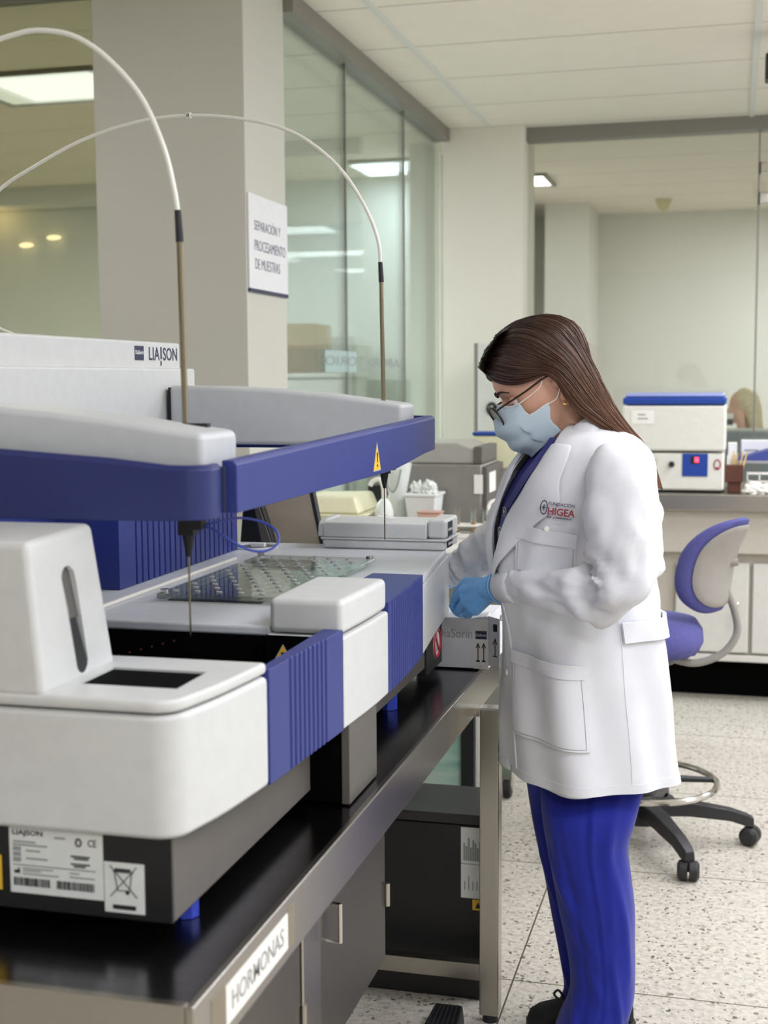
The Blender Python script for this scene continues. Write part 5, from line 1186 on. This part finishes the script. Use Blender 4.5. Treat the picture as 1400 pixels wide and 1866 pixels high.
for sg in (-1, 1):
    e = [H(-.004, sg * .0735, .028), H(-.012, sg * .083, .030), H(-.022, sg * .086, .012), H(-.016, sg * .083, -.008), H(-.006, sg * .075, -.026)]
    b.chain([(e[0], .006), (e[1], .006), (e[2], .0065), (e[3], .006), (e[4], .008)], 2); b.ball(H(-.010, sg * .072, .006), .014, 2)
BD = remeshed(b, 'body', 'skin', PN, .0036, 3)

# eye, lids, brow
for sg in (-1, 1):
    ec = H(.079, sg * .033, .006)
    ey = MB().ball(ec, .0125, 3).build('eye', mat('eye_white', (224, 214, 206), .25), BD, smooth=180)
    MB().ball(ec + Fh * .0075 - Uh * .004 + Lh * (.001 * sg), .0062, 2).build('iris', mat('iris_brown', (42, 26, 18), .2), ey, smooth=180)
    b = MB(); rr = []
    for i in range(13):
        t = math.radians(-62 + 124 * i / 12); rr.append([ec + (Fh * math.cos(a) * math.cos(t) + Lh * math.sin(t) + Uh * math.sin(a) * math.cos(t)) * .0143 for a in [math.radians(a) for a in (100, 75, 50, 30, 10, -6)]])
    b.loft(rr, cap=False, closed=False); ld = b.build('eyelid', 'skin', ey, smooth=180, solid=.0015)
    MB().tube([ec + (Fh * math.cos(math.radians(-8)) * math.cos(t) + Lh * math.sin(t) + Uh * math.sin(math.radians(-8)) * math.cos(t)) * .0155 for t in [math.radians(-62 + 124 * i / 12) for i in range(13)]], [.0006] + [.0013] * 11 + [.0006], 6).build('eyelash', 'brow', ey)
    br_ = smoothpath([(.1005, .012, .030), (.1005, .026, .0365), (.093, .042, .0375), (.080, .056, .030)], 20)
    MB().tube([H(f + .0035, sg * l, u) for f, l, u in br_], [.0015 + .0018 * math.sin(math.pi * min(1, i / 19 + .15)) for i in range(20)], 8).build('eyebrow', 'brow', BD)
# earring
MB().torus(H(-.006, .086, -.034), Fh, Uh, .0068, .0068, .0011, 30, 8).build('hoop_earring', 'gold', BD)

# glasses
def gl(f, l, u): return H(f, l, u)
G = None; b = MB()
for sg in (-1, 1):
    c = gl(.127, sg * .034, -.003); ax = (Lh * sg * .96 - Fh * .22).normalized(); ay = (Uh * .985 + Fh * .14).normalized()
    b.torus(c, ax, ay, .0275, .0245, .0021, 44, 8)
b.tube([gl(.130, -.010, .004), gl(.134, 0, .007), gl(.130, .010, .004)], .0017, 8)
G = b.build('glasses', 'specs', PN, smooth=60)
for sg in (-1, 1):
    c = gl(.127, sg * .034, -.003); ax = (Lh * sg * .96 - Fh * .22).normalized(); ay = (Uh * .985 + Fh * .14).normalized(); az = ax.cross(ay)
    b = MB(); b.loft([[c + ax * .0268 * math.cos(t) + ay * .0238 * math.sin(t) + az * k for t in [2 * math.pi * i / 40 for i in range(40)]] for k in (-.0006, .0006)]); b.build('lens', 'lens', G)
    MB().tube(smoothpath([tuple(gl(.1215, sg * .060, .009)), tuple(gl(.112, sg * .070, .012)), tuple(gl(.06, sg * .078, .018)), tuple(gl(.005, sg * .083, .026)), tuple(gl(-.02, sg * .082, .016))], 24), [.0022] * 18 + [.0018] * 6, 8).build('temple', 'specs', G)

# surgical mask
def maskpt(s, t, off=0):
    """s from -1 to 1 across the face, t from 0 (top) to 1 (bottom)"""
    a = abs(s); sg = 1 if s >= 0 else -1
    cf = smoothpath([(.1115, .016), (.136, -.012), (.1385, -.035), (.131, -.06), (.120, -.082), (.098, -.110)], 40); c = cf[int(t * 39)]
    top_u = .016 - .012 * sstep(.15, .62, a) - .002; top_u = .016 + (-.012) * sstep(.1, .6, a)
    notch = sstep(.66, .72, a); top_u -= .030 * notch
    top_u += .004 * notch * sstep(.8, 1, a)
    ef = smoothpath([(.024, -.022 + 0), (.034, -.06), (.026, -.083)], 20); e = ef[int(t * 19)]
    bot = -.110 + .026 * a ** 1.5
    u = top_u + (bot - top_u) * t
    tt = (c[1] - u); fcen = c[0]
    fr = fcen + (e[0] - fcen) * a ** 2.1; lw = (.074 + .004 * math.sin(math.pi * t) - .012 * t) * math.sin(a * math.pi / 2) ** .80
    pl_ = .0026 * math.sin(t * 6 * math.pi + .6 * s) * (1 - a ** 3); cr = .0016 * noise.noise(V((s * 5, t * 7, 2)))
    return H(fr + pl_ + cr + off, sg * (lw + off * .5), u)
b = MB(); vs = [[b.bm.verts.new(maskpt(-1 + 2 * i / 80, j / 40)) for j in range(41)] for i in range(81)]
for i in range(80):
    for j in range(40): b.bm.faces.new((vs[i][j], vs[i + 1][j], vs[i + 1][j + 1], vs[i][j + 1]))
MK = b.build('face_mask', 'mask', PN, smooth=180, solid=.0018)
MB().tube([maskpt(-.66 + 1.32 * i / 40, .01, .001) for i in range(41)], .0013, 6).build('mask_edge', 'card', MK)
MB().tube([maskpt(.70 + .3 * i / 12, .01, .001) for i in range(13)], .0011, 6).build('mask_edge', 'card', MK)
for sg in (1, -1):
    MB().tube(smoothpath([tuple(maskpt(sg * .655, .02, .001)), tuple(H(.030, sg * .0775, .012)), tuple(H(.006, sg * .083, .033)), tuple(H(-.018, sg * .086, .034))], 18), .0011, 6).build('ear_loop', 'white_cord', MK)
    MB().tube(smoothpath([tuple(maskpt(sg * .985, .03, .001)), tuple(H(.008, sg * .078, -.022)), tuple(H(-.006, sg * .083, -.008)), tuple(H(-.022, sg * .084, .014))], 18), .0011, 6).build('ear_loop', 'white_cord', MK)

# ---- long straight hair
GD = [
 [(872, 671, 2.915), (888, 684, 2.885), (914, 695, 2.86), (944, 701, 2.845), (972, 694, 2.836), (992, 684, 2.83), (1012, 694, 2.83), (1028, 722, 2.835), (1050, 750, 2.84), (1088, 776, 2.84), (1136, 806, 2.86), (1172, 840, 2.90)],
 [(873, 664, 2.925), (887, 664, 2.885), (915, 668, 2.855), (948, 676, 2.84), (980, 674, 2.83), (1008, 678, 2.825), (1032, 704, 2.825), (1054, 734, 2.83), (1084, 758, 2.835), (1114, 780, 2.845), (1148, 808, 2.87), (1180, 856, 2.915)],
 [(878, 650, 2.93), (893, 642, 2.89), (925, 638, 2.86), (960, 645, 2.842), (994, 656, 2.83), (1022, 672, 2.826), (1046, 698, 2.83), (1070, 730, 2.835), (1098, 758, 2.845), (1128, 784, 2.86), (1160, 816, 2.88), (1188, 872, 2.925)],
 [(888, 633, 2.935), (908, 616, 2.90), (940, 606, 2.87), (976, 611, 2.852), (1012, 628, 2.842), (1040, 654, 2.84), (1064, 688, 2.845), (1086, 722, 2.852), (1110, 754, 2.862), (1138, 784, 2.875), (1170, 824, 2.90), (1194, 885, 2.94)],
 [(902, 614, 2.94), (924, 598, 2.915), (950, 587, 2.895), (984, 586, 2.883), (1020, 600, 2.875), (1050, 628, 2.872), (1074, 668, 2.872), (1096, 708, 2.876), (1120, 748, 2.882), (1148, 783, 2.892), (1182, 826, 2.915), (1204, 890, 2.955)],
 [(916, 603, 2.94), (935, 590, 2.937), (958, 582, 2.935), (990, 582, 2.932), (1028, 596, 2.93), (1058, 626, 2.928), (1082, 668, 2.926), (1102, 708, 2.925), (1126, 750, 2.925), (1154, 785, 2.928), (1187, 828, 2.94), (1208, 894, 2.97)]]
side1 = [[at(*q) for q in g] for g in GD]
def mirror(p): 
    o_ = p - HC; return p - Lh * (2 * o_.dot(Lh))
mid_y = lambda p: p
guides = side1[:]
for g in side1[-2::-1]: guides.append([mirror(p) for p in g])
NG, NL = 260, 60
G2 = [[V(q) for q in smoothpath([tuple(p) for p in g], NL)] for g in guides]
cols = [[None] * NL for _ in range(NG)]
for k in range(NL):
    line = smoothpath([tuple(g[k]) for g in G2], NG)
    for i in range(NG): cols[i][k] = V(line[i])
from mathutils.bvhtree import BVHTree
hv, hf = [], []
for i in range(65):
    for j in range(72): hv.append(headpt(2 * math.pi * j / 72, -.112 + .247 * i / 64))
for i in range(64):
    for j in range(72): hf.append((i * 72 + j, i * 72 + (j + 1) % 72, (i + 1) * 72 + (j + 1) % 72, (i + 1) * 72 + j))
hf.append(tuple(range(71, -1, -1))); hf.append(tuple(64 * 72 + j for j in range(72)))
TREE = BVHTree.FromPolygons(hv, hf); HO = H(0, 0, .025)
def clear(p):
    """keep the hair a finger's breadth outside the skull"""
    d = p - HO; L_ = d.length; d.normalize(); hit = TREE.ray_cast(HO, d)
    u = (p - HC).dot(Uh)
    if hit[0] is None: return p
    need = hit[3] + .010
    return HO + d * (L_ + max(0, need - L_) * sstep(-.045, .0, u)) if L_ < need else p
for it in range(4):
    for i in range(NG):
        for k in range(NL): cols[i][k] = clear(cols[i][k])
        if it < 3:
            old = cols[i][:]
            for k in range(1, NL - 1): cols[i][k] = old[k] * .4 + (old[k - 1] + old[k + 1]) * .3
random.seed(11); jit = [random.uniform(-1, 1) for _ in range(NG)]
jit = [(jit[i] + jit[(i + 1) % NG] * .6) for i in range(NG)]
for i in range(NG):
    for k in range(NL):
        axis = HC + (at(1190, 890, 2.95) - HC) * max(0, (k / (NL - 1) - .45)) ; d = (cols[i][k] - axis); d = d.normalized()
        cols[i][k] += d * (.0017 * jit[i] * sstep(0, .15, k / NL) + .0022 * noise.noise(V((i * .07, k * .05, 1))))
b = MB(); uvl = b.bm.loops.layers.uv.new('UVMap')
vs = [[b.bm.verts.new(p) for p in c] for c in cols]; uvof = {}
for i in range(NG):
    for k in range(NL): uvof[vs[i][k]] = (i / (NG - 1), k / (NL - 1))
for i in range(NG - 1):
    for k in range(NL - 1): b.bm.faces.new((vs[i][k], vs[i + 1][k], vs[i + 1][k + 1], vs[i][k + 1]))
# loose strands over the surface
for n in range(240):
    i = random.randrange(3, NG - 3); k0 = random.randrange(0, 14); k1 = random.randrange(40, NL - 1); di = random.uniform(-.12, .12)
    pts = []
    for k in range(k0, k1, 2):
        ii = min(NG - 1, max(0, int(i + di * (k - k0)))); p = cols[ii][k]; d = (p - (HC + V((.03, 0, -.02)))).normalized() ; pts.append(p + d * (.0014 + .0012 * math.sin(k * .2 + n)))
    m0 = len(b.bm.verts); b.tube(pts, [.0009] * (len(pts) - 1) + [.0002], 5); b.bm.verts.ensure_lookup_table()
    for q in range(m0, len(b.bm.verts)): uvof[b.bm.verts[q]] = (random.random() * .02 + i / NG, (k0 + (q - m0) // 5 * 2) / NL)
lock = smoothpath([tuple(at(*q)) for q in ((992, 770, 3.0), (974, 800, 3.03), (956, 824, 3.05), (940, 852, 3.065), (929, 874, 3.07), (924, 890, 3.07), (920, 902, 3.06))], 24)
m0 = len(b.bm.verts); b.tube(lock, [.003, .004] + [.0035] * 14 + [.003] * 7 + [.001], 10); b.bm.verts.ensure_lookup_table()
for q in range(m0, len(b.bm.verts)): uvof[b.bm.verts[q]] = (.5 + (q % 10) * .01, .2)
for fc in b.bm.faces:
    for lp_ in fc.loops: lp_[uvl].uv = uvof[lp_.vert]
HR = b.build('hair', 'hair', PN, smooth=180)
# scalp hair under the long hair
b = MB(); us = [.02 + (.137 - .02) * i / 24 for i in range(25)]
def hairline(ph): 
    c = math.cos(ph); return .074 - .055 * sstep(.65, -.1, c) - .05 * sstep(-.1, -.9, c)
rows = []
for i in range(26):
    t = i / 25; rows.append([headpt(2 * math.pi * j / 60, hairline(2 * math.pi * j / 60) + (.1348 - hairline(2 * math.pi * j / 60)) * t, -.004) for j in range(60)])
b.loft(rows); b.build('scalp_hair', mat('scalp_brown', (50, 34, 31), .5), HR, smooth=180)

# ---- gloves
def glove(W, K, fingers, thumb, name):
    b = MB()
    b.chain([(W - (K[1] - W).normalized() * .012, .0335), (W, .031), (W + (K[1] - W) * .2, .029)], 3, .3)
    for k in K: b.chain([(W + (K[1] - W) * .15, .024), (k, .0165)], 3, .3)
    for i in range(3): b.chain([(K[i], .0155), (K[i + 1], .0155)], 3, .3)
    for k, fg, r in zip(K, fingers, (.0105, .011, .0105, .0095)): b.chain([(k, .0155)] + [(p, r - .0008 * j) for j, p in enumerate(fg)], 3, .3)
    b.chain([(W + (thumb[0] - W) * .2, .022), (thumb[0], .016), (thumb[1], .0125), (thumb[2], .0105)], 3, .3)
    o = b.build(name, 'glove', PN, smooth=180); r_ = o.modifiers.new('remesh', 'REMESH'); r_.mode = 'VOXEL'; r_.voxel_size = .0024; r_.use_smooth_shade = True
    s_ = o.modifiers.new('smooth', 'SMOOTH'); s_.factor = .5; s_.iterations = 4
    return o
W = at(906, 1070, 2.86)
K = [at(852, 1064, 2.965), at(847, 1079, 2.945), at(852, 1096, 2.925), at(866, 1109, 2.905)]
FG = [[at(836, 1075, 2.985), at(829, 1090, 2.995), at(828, 1102, 2.995)], [at(831, 1091, 2.97), at(826, 1104, 2.98), at(830, 1112, 2.985)], [at(839, 1108, 2.945), at(834, 1116, 2.96), at(840, 1119, 2.972)], [at(855, 1117, 2.92), at(850, 1121, 2.935), at(856, 1121, 2.95)]]
glove(W, K, FG, [at(872, 1084, 2.965), at(852, 1101, 2.99), at(836, 1110, 3.0)], 'glove')
MB().tube([W - (K[1] - W).normalized() * .020, W - (K[1] - W).normalized() * .012], [.0375, .0365], 28, cap=False).build('glove_rim', 'glove', PN, solid=.003)
W2 = at(806, 1052, 3.135); K2 = [at(770, 1062, 3.11), at(768, 1070, 3.13), at(769, 1078, 3.15), at(772, 1086, 3.17)]
dl = V((-.03, -.004, -.02)); FG2 = [[k + dl, k + dl * 1.6 + V((0, 0, -.015)), k + dl * 1.8 + V((0, 0, -.032))] for k in K2]
glove(W2, K2, FG2, [W2 + V((-.03, -.045, -.01)), W2 + V((-.06, -.055, -.02)), W2 + V((-.08, -.052, -.03))], 'glove')
w = bpy.data.worlds.new('world'); scene.world = w; w.use_nodes = True
w.node_tree.nodes['Background'].inputs[0].default_value = (.9, .92, 1, 1); w.node_tree.nodes['Background'].inputs[1].default_value = .3
scene.view_settings.view_transform = 'Standard'; scene.view_settings.look = 'None'; scene.view_settings.gamma = 1; scene.view_settings.use_curve_mapping = False
scene.view_settings.exposure = .22
